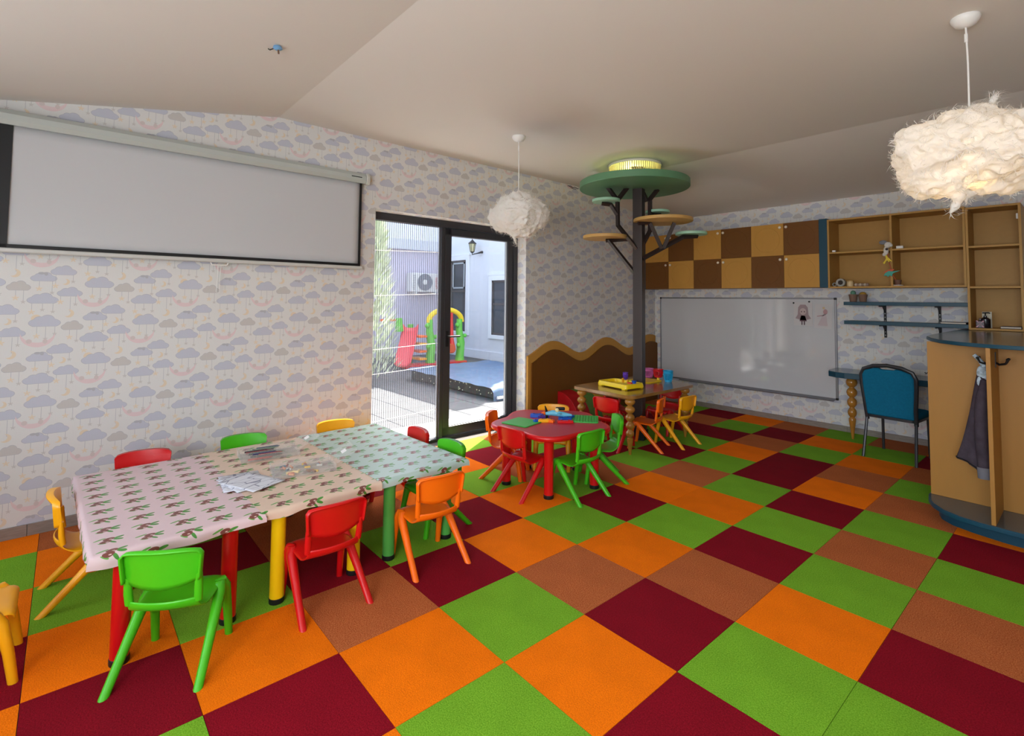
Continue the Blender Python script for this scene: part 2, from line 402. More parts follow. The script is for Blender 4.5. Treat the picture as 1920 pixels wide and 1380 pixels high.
build('wall_front', wf, WALL, smooth=0, uvbox=True, kind='structure')
GLASS = mixmat('window_glass', '#C8DDE6', .03, .0, .05)
for n_, (x0, x1) in enumerate(((.7, 2.7), (3.15, 6.05))):
    fr = MB()
    for a in (x0, (x0 + x1) / 2 - .03, x1 - .06): fr.box(a, a + .06, YF - .22, YF - .15, WZ0, WZ1)
    fr.box(x0, x1, YF - .22, YF - .15, WZ0, WZ0 + .06); fr.box(x0, x1, YF - .22, YF - .15, WZ1 - .06, WZ1)
    wo = build('window_%d' % (n_ + 1), fr, WHITE, kind='structure')
    build('pane', MB().box(x0 + .05, x1 - .05, YF - .19, YF - .184, WZ0 + .05, WZ1 - .05), GLASS, wo)
SKIRT = mat('grey_tile_skirting', '#8B8178', .5, .4, var=.16, scale=7, stretch=(2, 2, 14))
def skirting(name, pieces):
    root = build(name, MB().box(0, .001, 0, .001, 0, .001), SKIRT, kind='structure') if False else None
    first = None
    for mb_ in pieces:
        o = build(name if first is None else 'skirting_tile', mb_, SKIRT, first, smooth=0, bevel=.002, kind='structure' if first is None else None)
        if first is None: first = o
def sk_left(y0, y1):
    return MB().add([lw(y0, 0), lw(y1, 0), lw(y1, .072), lw(y0, .072), lw(y0, 0, .012), lw(y1, 0, .012), lw(y1, .072, .012), lw(y0, .072, .012)],
                    [(0, 3, 2, 1), (4, 5, 6, 7), (0, 1, 5, 4), (3, 7, 6, 2), (0, 4, 7, 3), (1, 2, 6, 5)])
ys = [YF, -.62, -.02, .58, 1.18, 1.78, DY0]
skirting('baseboard_left', [sk_left(a + .002, b_) for a, b_ in zip(ys, ys[1:])] + [sk_left(DY1, 4.27)])
xs = [-.09, .55, 1.2, 1.85, 2.5, 3.15, 3.8, 4.45, 5.1, 5.75, XR]
skirting('baseboard_back', [MB().box(a + .002, b_, YB - .012, YB, 0, .066) for a, b_ in zip(xs, xs[1:])])
# small broken fitting on the ceiling
cz = CZ(.96)
h = thing('ceiling_hook', 'small blue and rust coloured broken hook stub on the bare ceiling', 'hook', (1.44, .96, cz))
build('plug', MB().lathe([(.004, -.002), (.022, -.004), (.026, -.014), (.012, -.024)], (1.44, .96, cz), 14), mat('faded_blue_plastic', '#6E9CC4', .5), h)
build('screw', MB().tube([(1.44, .96, cz), (1.445, .965, cz - .045)], .005, 8), mat('rust', '#6A4A36', .7), h)
build('wire_end', MB().tube([(1.43, .95, cz - .01), (1.40, .93, cz - .018), (1.385, .925, cz - .008)], .003, 6), BLACK, h)

# ------------------------------------------------------------------ glazed door with pleated insect screen
def lbox(mb, x0, x1, y0, y1, z0, z1):
    V = [lw(y, z, x) for z in (z0, z1) for y in (y0, y1) for x in (x0, x1)]
    return mb.add(V, [(0, 2, 3, 1), (4, 5, 7, 6), (0, 1, 5, 4), (2, 6, 7, 3), (0, 4, 6, 2), (1, 3, 7, 5)])
fr = MB()
lbox(fr, -.24, -.15, DY0, DY1, DH - .075, DH); lbox(fr, -.24, -.15, DY0, DY0 + .045, 0, DH); lbox(fr, -.24, -.15, DY1 - .06, DY1, 0, DH)
lbox(fr, -.24, -.15, DY0, DY1, -.02, .022); lbox(fr, -.22, -.16, 3.14, 3.185, 0, DH - .07)
door = build('door_1', fr, ANTH, smooth=0, bevel=.004, kind='structure')
s0, s1 = 3.19, DY1 - .065
sash = MB()
for a in ((s0, s0 + .085, .03, DH - .08), (s1 - .085, s1, .03, DH - .08), (s0, s1, .03, .125), (s0, s1, DH - .155, DH - .08)): lbox(sash, -.225, -.165, *a)
sa = build('door_sash', sash, ANTH, door, smooth=0, bevel=.005)
build('pane', lbox(MB(), -.20, -.192, s0 + .08, s1 - .08, .12, DH - .15), GLASS, door, smooth=0)
bead = MB()
for a in ((s0 + .083, s0 + .092, .122, DH - .152), (s1 - .092, s1 - .083, .122, DH - .152), (s0 + .083, s1 - .083, .122, .131), (s0 + .083, s1 - .083, DH - .161, DH - .152)): lbox(bead, -.21, -.18, *a)
build('glazing_bead', bead, mat('pale_gasket', '#8F9091', .6), sa, smooth=0)
hd = MB(); hy = s0 + .04
lbox(hd, -.165, -.155, hy - .015, hy + .015, .99, 1.16)
hd.tube([lw(hy, 1.10, -.16), lw(hy, 1.10, -.115), lw(hy + .012, 1.10, -.105), lw(hy + .13, 1.10, -.105)], .010, 8)
build('door_handle', hd, BLACK, sa)
# pleated screen: fine pleats of thin mesh, tension cords
p0, p1, npl = DY0 + .048, 3.138, 34
pm = MB()
for k in range(npl * 2):
    a = p0 + (p1 - p0) * k / (npl * 2); b_ = p0 + (p1 - p0) * (k + 1) / (npl * 2)
    xa, xb = (-.205, -.190) if k % 2 == 0 else (-.190, -.205)
    pm.add([lw(a, .025, xa), lw(b_, .025, xb), lw(b_, DH - .075, xb), lw(a, DH - .075, xa)], [(0, 1, 2, 3)])
build('screen_mesh', pm, mixmat('insect_mesh', '#C9CCD4', .12, .5, 0.0), door, smooth=0, kind='stuff')
pf = MB()
for k in range(npl):
    y = p0 + (p1 - p0) * (k + .5) / npl; lbox(pf, -.1925, -.1895, y - .0022, y + .0022, .025, DH - .075)
build('screen_pleat', pf, mixmat('pleat_fold', '#55565C', .5, .5, 0.0), door, smooth=0, kind='stuff')
for z in (.32, .78, 1.02, 1.55, 2.0):
    build('tension_cord', MB().tube([lw(p0, z - .02, -.188), lw(p1, z + .01, -.188)], .0022, 6), WHITE, door)
build('screen_jamb', lbox(MB(), -.21, -.185, p1 - .012, p1 + .004, .02, DH - .075), STEEL, door, smooth=0)

# ------------------------------------------------------------------ outdoors
PAVE = mat('concrete_paver', '#595B5E', .85, .2, var=.08, scale=4)
PLAST = mat('white_render', '#D9DCE2', .85, .2); LILAC = mat('lilac_render', '#CFC8D6', .85, .2)
XA, YW, GZ = -8.0, 8.3, -.05
yard = build('ground', MB().box(-16, -.36, -3, 12, -.3, GZ - .045), mat('bedding_sand', '#77736D', .95), kind='structure')
slab = None
for a in range(15):
    for b_ in range(14):
        x1 = -1.02 - .5 * a; y0 = 1.25 + .5 * b_
        if slab is None:
            slab = build('paving_slab', MB().box(-.246, .246, -.246, .246, -.045, 0), PAVE, yard, smooth=0, bevel=.004); o = slab
        else:
            o = slab.copy(); COL.objects.link(o)
        o.location = (x1 - .25, y0 + .25, GZ)
build('door_step', MB().box(-1.0, -.30, 1.6, 4.9, -.1, -.012), mat('white_marble_step', '#E8E6E2', .5), yard, smooth=0, bevel=.006)
WH = 6.1
w1 = build('outer_wall_1', MB().box(-13, -4.0, YW, YW + .4, -.3, WH), PLAST, smooth=0, kind='structure')
build('plinth', MB().box(-8, -4.0, YW - .03, YW, -.05, .16), PLAST, w1, smooth=0)
ow2 = build('outer_wall_2', MB().box(XA - .4, XA, -2, YW, -.3, 2.83), LILAC, smooth=0, kind='structure')
build('cornice', MB().box(XA - .4, XA + .12, -2, YW, 2.83, 3.12), mat('pale_cornice', '#DADCE6', .8), ow2, smooth=0, bevel=.01)
DKGL = mat('dark_window_glass', '#3A4148', .1, .6); CREAM = mat('cream_trim', '#E2E6EA', .7)
def outwin(x0, x1, z0, z1, sash_):
    r = build('window_%d' % (3 if sash_ else 4), MB().box(x0 - .13, x0, YW - .05, YW, z0 - .1, z1 + .12), CREAM, kind='structure', smooth=0, bevel=.008)
    for a in ((x1, x1 + .13, z0 - .1, z1 + .12), (x0, x1, z0 - .1, z0), (x0 - .02, x1 + .02, z1, z1 + .12), (x0 - .17, x1 + .17, z1 + .12, z1 + .18)):
        build('architrave', MB().box(a[0], a[1], YW - .06, YW, a[2], a[3]), CREAM, r, smooth=0, bevel=.008)
    build('pane', MB().box(x0, x1, YW - .012, YW, z0, z1), DKGL, r, smooth=0)
    f2 = MB()
    for a in ((x0, x0 + .05, z0, z1), (x1 - .05, x1, z0, z1), (x0, x1, z0, z0 + .05), (x0, x1, z1 - .05, z1), (x0, x1, z0 + (z1 - z0) * .55, z0 + (z1 - z0) * .55 + .05)): f2.box(a[0], a[1], YW - .035, YW - .01, a[2], a[3])
    build('casement', f2, mat('brown_casement', '#4A4444', .5), r, smooth=0)
    if sash_:
        f3 = MB(); zc = z0 + (z1 - z0) * .6
        for a in ((x0 + .09, x0 + .13, zc, z1 - .06), (x1 - .11, x1 - .07, zc, z1 - .06), (x0 + .09, x1 - .07, zc, zc + .04), (x0 + .09, x1 - .07, z1 - .1, z1 - .06)): f3.box(a[0], a[1], YW - .05, YW - .03, a[2], a[3])
        build('fly_screen_frame', f3, mat('grey_alu', '#A9B2B6', .4), r, smooth=0)
outwin(-7.66, -6.93, .62, 2.57, True); outwin(-5.80, -4.9, .60, 1.98, False)
ac = thing('air_conditioner', 'white outdoor air conditioner unit with red lettering on lilac wall', 'appliance', (XA + .18, 7.45, 1.66))
build('casing', MB().box(XA + .03, XA + .33, 7.02, 7.92, 1.68, 2.2), WHITE, ac, smooth=0, bevel=.02)
FX, FY, FZ = XA + .335, 7.42, 1.95
def disc_x(mb, x, y, z, ro, ri, th, seg=28):
    V = [(x + d, y + r * cos(2 * pi * k / seg), z + r * sin(2 * pi * k / seg)) for d, r in ((0, ro), (th, ro), (th, ri), (0, ri)) for k in range(seg)]
    return mb.add(V, [(q * seg + k, q * seg + (k + 1) % seg, ((q + 1) % 4) * seg + (k + 1) % seg, ((q + 1) % 4) * seg + k) for q in range(4) for k in range(seg)])
g = MB()
for ro in (.23, .19, .15, .11): disc_x(g, FX - .004, FY, FZ, ro, ro - .012, .014)
build('fan_grille', g, mat('grille_grey', '#9A9BA2', .5), ac)
build('fan_shade_disc', MB().prism([(FY + .22 * cos(2 * pi * k / 28), FZ + .22 * sin(2 * pi * k / 28)) for k in range(28)], 'x', FX - .006, FX - .002), mat('fan_shade_grey', '#8A8C95', .6), ac)  # flat disc; the shade inside the fan opening is put into its grey
build('fan_hub', MB().prism([(FY + .07 * cos(2 * pi * k / 20), FZ + .07 * sin(2 * pi * k / 20)) for k in range(20)], 'x', FX - .002, FX + .014), WHITE, ac)
lv = MB()
for k in range(9): lv.box(FX - .006, FX + .002, 7.05, 7.13, 1.75 + k * .045, 1.765 + k * .045)
build('side_louvre', lv, mat('grille_grey', '#9A9BA2'), ac, smooth=0)
for y in (7.15, 7.75): build('bracket', MB().box(XA, XA + .34, y, y + .04, 1.63, 1.68), WHITE, ac, smooth=0)
text('brand_lettering', 'VESTEL', .11, mat('sign_red', '#C3222B', .5), (FX + .002, 7.80, 1.94), (RAD(90), RAD(-90), RAD(90)), ac)
la = thing('wall_lantern', 'black coach lantern with glass panes high on the white outdoor wall', 'lantern', (-6.42, YW, 2.7))
lx, ly, lz = -6.44, YW - .2, 2.72
build('bracket', MB().tube([(lx + .18, YW, lz + .02), (lx + .18, YW - .03, lz + .02), (lx + .14, ly + .05, lz - .02), (lx, ly, lz - .04), (lx, ly, lz + .02)], [.035, .03, .014, .014, .014], 8), BLACK, la)
build('lamp_glass', MB().lathe([(.05, .03), (.085, .24)], (lx, ly, lz), 6, sx=1), mat('lantern_glass', '#B9B58A', .3), la, smooth=0)
build('lantern_base', MB().lathe([(.03, 0), (.058, .03), (.05, .035)], (lx, ly, lz), 6), BLACK, la, smooth=0)
build('lantern_roof', MB().lathe([(.105, .24), (.11, .255), (.02, .34), (.008, .36), (.012, .38), (.002, .42)], (lx, ly, lz), 6), BLACK, la, smooth=0)
bars = MB()
for k in range(6):
    a = 2 * pi * k / 6; bars.tube([(lx + .053 * cos(a), ly + .053 * sin(a), lz + .03), (lx + .09 * cos(a), ly + .09 * sin(a), lz + .245)], .007, 5)
build('frame_bars', bars, BLACK, la)
# covered sand pit
sp_ = thing('sand_pit', 'low dark sided sand pit with white dots under a blue tarpaulin', 'sand pit', (-3.0, 6.05, GZ))
build('side_board', MB().box(-4.3, -1.72, 5.13, 7.0, GZ, .145), mat('dark_pit_side', '#2F2C26', .6), sp_, smooth=0, bevel=.03)
dots = MB(); rr = random.Random(3)
for k in range(26): dots.ball((-4.2 + 2.4 * rr.random(), 5.128, GZ + .03 + .14 * rr.random()), .011, 6, 4)
build('dot', dots, mat('dot_cream', '#D8D2B0', .5), sp_, kind='stuff')
def tarp(a, b_):
    x = -4.4 + 2.85 * a; y = 5.05 + 2.05 * b_
    z = .165 + .02 * noise.noise((x * 2.2, y * 2.2, 0)) + .012 * noise.noise((x * 6, y * 6, 3))
    if x > -1.72: z -= (x + 1.72) * 1.2
    if y < 5.13: z -= .02
    return (min(x, -1.66), y, z)
build('tarpaulin', MB().grid(tarp, 50, 34), mat('blue_tarpaulin', '#46607E', .45, .4, var=.12, scale=5), sp_, smooth=60)
build('edge_pipe', MB().tube([(-1.63, 5.1, 0.0), (-1.60, 6.9, 0.0)], .022, 8), WHITE, sp_)
# plastic slide and swing set
ps = thing('slide_set', 'plastic play set with red slide and yellow swing arch on green posts', 'play set', (-5.9, 6.4, GZ))
P_LG = mat('lime_green_plastic', '#63C23B', .4)
def post(y, nm):
    q = MB().tube([(-5.8, y, GZ), (-5.8, y, .12), (-5.8, y + .03, .45), (-5.8, y - .03, .75), (-5.8, y - .02, 1.02)], [.13, .105, .10, .085, .07], 10)
    q.ball((-5.74, y - .12, .88), .06, 10, 7).ball((-5.74, y + .1, .62), .05, 10, 7).ball((-5.72, y - .1, .4), .055, 10, 7)
    build(nm, q, P_LG, ps, smooth=60)
post(7.30, 'swing_post'); post(6.47, 'swing_post')
build('swing_arch', MB().tube([(-5.8, 6.42, .95)] + [(-5.8, 6.88 - .46 * cos(pi * k / 14), .98 + .27 * sin(pi * k / 14)) for k in range(15)] + [(-5.8, 7.34, .95)], .06, 12), YEL2, ps)
for y in (6.72, 7.05): build('swing_strap', MB().tube([(-5.8, y, 1.18), (-5.8, y, .8), (-5.78, y, .52), (-5.75, y, .28)], [.03, .045, .05, .09], 8), P_R, ps)
build('swing_seat', MB().prism(rrect(6.68, 7.09, .22, .44, .08), 'x', -5.9, -5.66), mat('rust_orange_plastic', '#CC4A1E', .4), ps, bevel=.02)
def chute(a, b_):
    y = 6.12 - .50 * a; x = -6.1 + .55 * a; z = .80 - .80 * a ** .8 + .02
    t_ = (b_ - .5) * 2
    return (x + .17 * t_ * .7, y + .19 * t_ * .7, z + .09 * abs(t_) ** 4)
build('slide_chute', MB().grid(chute, 14, 12), mat('coral_plastic', '#E2404A', .4), ps, solid=.025)
build('slide_side', MB().tube([(-6.15, 5.86, .75), (-6.15, 5.84, 1.05)], [.10, .07], 10).tube([(-6.25, 6.2, GZ), (-6.25, 6.2, .9)], .07, 10), P_LG, ps)
build('basketball_board', MB().box(-6.3, -6.26, 5.45, 5.85, .98, 1.03), P_O, ps, smooth=0)
for k in range(4): build('step', MB().box(-6.15, -5.75, 6.16, 6.36, .1 + .17 * k, .15 + .17 * k), P_O if k % 2 else P_Y, ps, bevel=.012)
build('base_bar', MB().box(-5.95, -5.62, 5.75, 7.4, GZ, .03), P_R, ps, smooth=0, bevel=.02)
# light green conifer beside the yard wall
tr = thing('conifer_tree', 'pale green feathery conifer standing in the sunny yard by the lilac wall', 'tree', (-4.7, 4.45, GZ))
build('trunk', MB().tube([(-4.7, 4.45, GZ), (-4.7, 4.45, 3.6)], [.06, .02], 8), mat('bark', '#6A5440', .9), tr)
fo = MB(); rr = random.Random(5)
for k in range(2600):
    h_ = rr.random() ** .8 * 3.9; rad = (.55 * (1 - h_ / 4.2) + .08) * (.45 + .55 * rr.random() ** .5); a = rr.random() * 2 * pi
    c = Vector((-4.7 + rad * cos(a), 4.45 + rad * sin(a), .05 + h_))
    d = Vector((cos(a) * .7, sin(a) * .7, .6 + .5 * rr.random())).normalized() * (.10 + .1 * rr.random())
    s_ = Vector((-sin(a), cos(a), rr.uniform(-.4, .4))) * .022
    fo.add([c - d * .4, c + s_, c + d, c - s_], [(0, 1, 2, 3)])
build('foliage', fo, mat('pale_conifer', '#C2CBB2', .8, .2, var=.3, scale=3), tr, smooth=0, kind='stuff')

# ------------------------------------------------------------------ projector screen
ps = thing('projector_screen', 'pull-down projector screen with black border and pale metal case', 'projector screen', (LX(.95), .95, 1.77), AL, world=False)
ps_l = lambda y, z: (0, y - .95, z - 1.77)
yl, yr = -1.05, 2.115
case = MB().prism([(.02, .80), (.075, .79), (.09, .82), (.09, .855), (.07, .885), (.02, .885)], 'y', yl - .97 - .05, yr - .95 + .03)
build('case', case, mat('pale_grey_metal', '#B4BAB6', .35, .5), ps, smooth=20, bevel=.004)
build('end_cap', MB().prism([(.018, .795), (.08, .785), (.095, .82), (.095, .86), (.072, .892), (.018, .892)], 'y', yr - .95 + .03, yr - .95 + .065), mat('cap_grey', '#C3C4BE', .4), ps, bevel=.005)
build('case_label', MB().box(.0905, .0912, yr - .95 - .115, yr - .95 - .015, .838, .846), BLACK, ps, smooth=0)
def cloth(a, b_): return (.05 + .006 * noise.noise((a * 3, b_ * 1.5, 1)) * (1 if 0 < b_ < 1 else 0), yl - .95 + (yr - yl) * a, .03 + .78 * b_)
build('cloth', MB().grid(cloth, 40, 10), mat('projection_white', '#C2C3C6', .7, .2), ps, solid=.001)
bd = MB()
bd.box(.056, .0575, yr - .95 - .022, yr - .95, .028, .80); bd.box(.056, .0575, yl - .95, yr - .95, .028, .052); bd.box(.056, .0575, yl - .95, -.205 - .95 + .025, .028, .80)
for q in bd.v: q.x += .001
build('border', bd, BLACK, ps, smooth=0)
build('bottom_bar', MB().prism(rrect(.038, .066, .0, .03, .01), 'y', yl - .97, yr - .95 + .018), mat('pale_grey_metal2', '#C4C4C0', .35), ps, smooth=30)
hy = .98 - .95
build('pull_handle', MB().tube([(.055, hy - .06, .0), (.055, hy - .05, -.018), (.055, hy + .05, -.018), (.055, hy + .06, .0)], .005, 8), WHITE, ps)
build('pull_cord', MB().tube([(.055, hy - .01, -.02), (.05, hy - .008, -.12), (.05, hy - .015, -.225), (.05, hy, -.235), (.05, hy + .008, -.22), (.052, hy + .006, -.12), (.055, hy + .012, -.02)], .0022, 6), WHITE, ps)

# ------------------------------------------------------------------ wavy wall panel
wp = thing('wave_wall_panel', 'wavy topped two layer brown wall panel behind the play tables', 'wall panel', (LX(5.6), 5.6, 0), AL, world=False)
def wave(y, base, amp): return base + amp * cos((y - 4.70) / 1.065 * 2 * pi)
def wpoly(y0, y1, base, amp, n=60):
    return [(y0 - 5.6, 0)] + [(y1 - 5.6, 0)] + [(y1 - 5.6 + (y0 - y1) * k / n, wave(y1 + (y0 - y1) * k / n, base, amp)) for k in range(n + 1)]
def wave_layer(name, y0, y1, base, amp, x0, x1, m_):
    build(name, MB().prism(wpoly(y0, y1, base, amp), 'x', x0, x1), m_, wp, smooth=25)
wave_layer('back_layer', 4.262, 6.96, .905, .088, 0, .03, HONEY)
wave_layer('front_layer', 4.31, 6.985, .80, .088, .03, .05, BROWN)

# ------------------------------------------------------------------ cotton cloud lamps
def cotton_mat(name, em, es):
    m, t, b = newmat(name); nb = NB(t)
    b.inputs['Base Color'].default_value = lin('#FAF9F7'); b.inputs['Roughness'].default_value = .95; b.inputs['Specular IOR Level'].default_value = .05
    o = t.nodes['Material Output']; tl = t.nodes.new('ShaderNodeBsdfTranslucent'); tl.inputs[0].default_value = lin('#F4EDDF')
    mx_ = t.nodes.new('ShaderNodeMixShader'); mx_.inputs[0].default_value = .35
    t.links.new(b.outputs[0], mx_.inputs[1]); t.links.new(tl.outputs[0], mx_.inputs[2]); t.links.new(mx_.outputs[0], o.inputs[0])
    n = t.nodes.new('ShaderNodeTexNoise'); n.inputs['Scale'].default_value = 34; n.inputs['Detail'].default_value = 6; n.inputs['Distortion'].default_value = 1.5
    tc = t.nodes.new('ShaderNodeTexCoord'); t.links.new(tc.outputs['Object'], n.inputs[0])
    bp = t.nodes.new('ShaderNodeBump'); bp.inputs['Strength'].default_value = .3; bp.inputs['Distance'].default_value = .015
    t.links.new(n.outputs[0], bp.inputs['Height']); t.links.new(bp.outputs[0], b.inputs['Normal'])
    return m
def cotton(center, dims, blobs, seed):
    bm = bmesh.new()
    off = Vector((seed * 7.3, seed * 3.1, seed))
    for (px, py, pz, r) in blobs:
        res = bmesh.ops.create_icosphere(bm, subdivisions=5, radius=1)
        for v in res['verts']:
            d = v.co.normalized(); q = d * 1.6 + off + Vector((px, py, pz)) * 9
            n = .26 * noise.noise(q * 1.2) + .15 * (.6 - 2 * abs(noise.noise(q * 2.3))) + .055 * noise.noise(q * 6.5) + .13
            rad = r * (.82 + n)
            v.co = Vector((px * dims[0] + d.x * rad, py * dims[1] + d.y * rad, pz * dims[2] + d.z * rad * .85))
    me = MB(); me.v = [v.co + Vector(center) for v in bm.verts]; bm.verts.index_update()
    me.f = [tuple(v.index for v in f.verts) for f in bm.faces]; bm.free()
    return me
def cloud_lamp(x, y, zc, rx, blobs, strands, seed, lit, label):
    t = thing('cloud_lamp', label, 'lamp', (x, y, CZ(y)), group='cotton cloud pendant lamps')
    z = CZ(y)
    build('ceiling_rose', MB().lathe([(.062, 0), (.064, -.006), (.06, -.02), (.045, -.042), (.02, -.054), (.006, -.056)], (x, y, z), 28), WHITE, t)
    build('cord', MB().tube([(x, y, z - .05), (x + .004, y, z - .25), (x + .002, y + .003, zc + rx * .5)], .0045, 8), WHITE, t)
    build('cord_clip', MB().tube([(x, y, z - .09), (x, y, z - .135)], .008, 8), WHITE, t)
    cm_ = cotton((x, y, zc), (1, 1, 1), blobs, seed)
    for pts, rad in strands:
        
        P_ = [Vector((x + a, y + b_, zc + c)) for a, b_, c in pts]; fine, rr_ = [], []
        for i in range(len(P_) - 1):
            for k in range(6):
                q = P_[i].lerp(P_[i + 1], k / 6); fine.append(q + Vector((noise.noise(q * 22), noise.noise(q * 22 + Vector((5, 0, 0))), 0)) * .014)
                rr_.append(max(.004, (rad[i] + (rad[i + 1] - rad[i]) * k / 6) * (.62 + .5 * noise.noise(q * 30))))
        cm_.tube(fine + [P_[-1]], rr_ + [.003], 12)
    wisp = MB(); rw = random.Random(seed); src = cm_.v
    for k in range(16000):
        p = src[rw.randrange(len(src))]
        if sum((p - Vector((x + b0[0], y + b0[1], zc + b0[2]))).length < b0[3] * .86 for b0 in blobs) > 0: continue
        o_ = (p - Vector((x, y, zc))).normalized()
        tg = o_.cross(Vector((rw.uniform(-1, 1), rw.uniform(-1, 1), rw.uniform(-1, 1)))).normalized()
        ln = rw.uniform(.03, .08); sd = tg.cross(o_) * rw.uniform(.0005, .0014)
        a0 = p - o_ * .006; a1 = a0 + tg * ln * .5 + o_ * rw.uniform(.008, .02); a2 = a0 + tg * ln + o_ * rw.uniform(-.002, .018)
        wisp.add([a0 - sd, a0 + sd, a1 + sd, a1 - sd, a2], [(0, 1, 2, 3), (3, 2, 4)])
    build('cotton_wisps', wisp, cotton_mat('cotton_wisp', None, 0), t, smooth=0, kind='stuff')
    sh = build('cotton_shade', cm_, cotton_mat('cotton_wool', None, 0), t, smooth=180)
    md = sh.modifiers.new('union', 'REMESH'); md.mode = 'VOXEL'; md.voxel_size = .008; md.use_smooth_shade = True
    bulb = MB().ball((x, y, zc), .03, 12, 8)
    build('bulb', bulb, mat('bulb_glow', '#FFE6B8', .4, emit='#FFC977', estr=6) if lit else mat('bulb_glass', '#DDE2F2', .2), t)
    return t
# axes seen from the photo: right of the picture is (+.66,+.75)
def RV(r_, d_, z_): return (.66 * r_ - .75 * d_, .75 * r_ + .66 * d_, z_)
def blob(r_, d_, z_, rad): return RV(r_, d_, z_) + (rad,)
small_blobs = [blob(0, 0, .02, .21), blob(-.10, .02, -.04, .17), blob(.10, -.02, -.02, .18), blob(.0, .12, 0, .17), blob(0, -.12, -.02, .18), blob(.03, 0, -.10, .15), blob(.20, 0, -.05, .07)]
cloud_lamp(.98, 3.20, 2.30, .22, small_blobs,
           [([RV(-.05, -.02, -.15), RV(-.04, 0, -.22), RV(-.005, 0, -.30)], [.035, .02, .004]), ([RV(.22, 0, -.02), RV(.25, 0, -.08), RV(.235, 0, -.15)], [.04, .03, .006]), ([RV(.07, -.05, -.15), RV(.08, -.05, -.22)], [.03, .008])],
           1, False, 'unlit white cotton cloud pendant lamp hanging by the glazed door')
big_blobs = [blob(0, 0, .02, .22), blob(-.17, 0, .0, .19), blob(.17, 0, .04, .20), blob(-.15, .04, -.11, .16), blob(.13, -.02, -.08, .17), blob(0, .12, 0, .18), blob(0, -.13, -.02, .18), blob(.05, 0, .13, .14), blob(-.08, -.06, .10, .12), blob(.22, 0, .12, .10)]
cloud_lamp(4.075, 3.62, 2.30, .22, big_blobs,
           [([RV(.10, 0, .18), RV(.13, 0, .27), RV(.15, 0, .31)], [.07, .04, .008]), ([RV(-.12, -.05, -.2), RV(-.11, -.04, -.27), RV(-.13, -.02, -.33)], [.06, .04, .006]), ([RV(-.05, -.05, -.22), RV(-.06, -.04, -.28)], [.05, .01]), ([RV(.25, -.1, -.02), RV(.26, -.1, -.12), RV(.265, -.1, -.19)], [.04, .035, .01])],
           4, True, 'softly glowing white cotton cloud pendant lamp hanging near the counter')
pl = bpy.data.lights.new('bulb_light', 'POINT'); pl.energy = 1.3; pl.color = (1, .72, .38); pl.shadow_soft_size = .04
po = bpy.data.objects.new('bulb_light', pl); COL.objects.link(po); po.location = (4.06, 3.60, 2.18)

# ------------------------------------------------------------------ metal tree through the wooden table
TX, TY = 1.12, 4.87
tree = thing('metal_tree', 'dark metal column tree with green and yellow round leaf discs', 'column', (TX, TY, 0))
PW = .0535
Tm = Matrix.Translation((TX, TY, 0)) @ Matrix.Rotation(RAD(15), 4, 'Z')
build('trunk', MB().box(-PW, PW, -PW, PW, 0, 3.0).xf(Tm), MDARK, tree, smooth=0, bevel=.006)
build('base_plate', MB().box(-.075, .075, -.075, .075, 0, .10).xf(Tm), BLACK, tree, smooth=0, bevel=.004)
def W(r_, d_, z_): q = RV(r_, d_, 0); return (TX + q[0], TY + q[1], z_)
def disc(name, r_, d_, z_, rad, th, m_, seg=48):
    c = W(r_, d_, z_)
    build(name, MB().lathe([(rad - .004, -th / 2), (rad, -th / 2 + .004), (rad, th / 2 - .004), (rad - .004, th / 2)], c, seg), m_, tree, smooth=40)
CANO = mat('canopy_green', '#5C8A66', .45); MINT = mat('mint_green', '#9FCDB0', .45); OCHRE = mat('ochre_disc', '#C29A58', .5, var=.05, scale=6)
disc('canopy_disc', -.06, -.02, 2.79, .60, .075, CANO, 64)
disc('leaf_disc', -.37, -.02, 2.615, .155, .03, MINT); disc('leaf_disc', .235, .1, 2.515, .135, .028, MINT); disc('leaf_disc', .59, .02, 2.26, .17, .03, MINT)
disc('leaf_disc', -.37, .05, 2.215, .245, .035, OCHRE); disc('leaf_disc', .235, -.12, 2.385, .315, .035, OCHRE)
def branch(pts, w_=.026): build('branch', MB().tube([W(*p) for p in pts], w_, 4), MDARK, tree, smooth=0)
branch([(-.03, -.03, 2.08), (-.24, -.03, 2.34), (-.245, -.03, 2.63)]); branch([(-.245, -.03, 2.62), (-.355, -.03, 2.77)]); branch([(-.245, -.03, 2.62), (-.13, -.03, 2.77)])
branch([(-.245, -.03, 2.46), (-.32, -.03, 2.57), (-.42, -.03, 2.585)]); branch([(.03, .02, 2.10), (.13, .02, 2.29), (.13, .02, 2.63)])
branch([(.10, .02, 2.62), (.03, .02, 2.76)]); branch([(.11, .02, 2.62), (.22, .02, 2.76)]); branch([(.12, .05, 2.39), (.18, .08, 2.49), (.27, .1, 2.49)])
branch([(.03, -.05, 1.97), (.49, -.01, 2.22), (.66, .02, 2.235)]); branch([(.24, -.05, 2.085), (.10, -.1, 2.36), (-.04, -.12, 2.355)]); branch([(.26, -.05, 2.09), (.36, -.12, 2.36)])
branch([(-.04, .0, 1.80), (-.33, .04, 2.18), (-.08, .04, 2.19)]); branch([(-.36, .05, 2.18), (-.1, .05, 2.2)])
lr = MB(); dc = W(-.05, -.02, 0)
for k in range(72):
    a = 2 * pi * k / 72; lr.tube([(dc[0] + .275 * cos(a), dc[1] + .275 * sin(a), 2.83), (dc[0] + .275 * cos(a), dc[1] + .275 * sin(a), 2.996)], .0065, 4)
build('drum_slats', lr, mat('warm_slat', '#E3D690', .5), tree, smooth=0, kind='stuff')
tl_ = bpy.data.lights.new('canopy_light', 'POINT'); tl_.energy = 15; tl_.color = (1, .88, .30); tl_.shadow_soft_size = .12
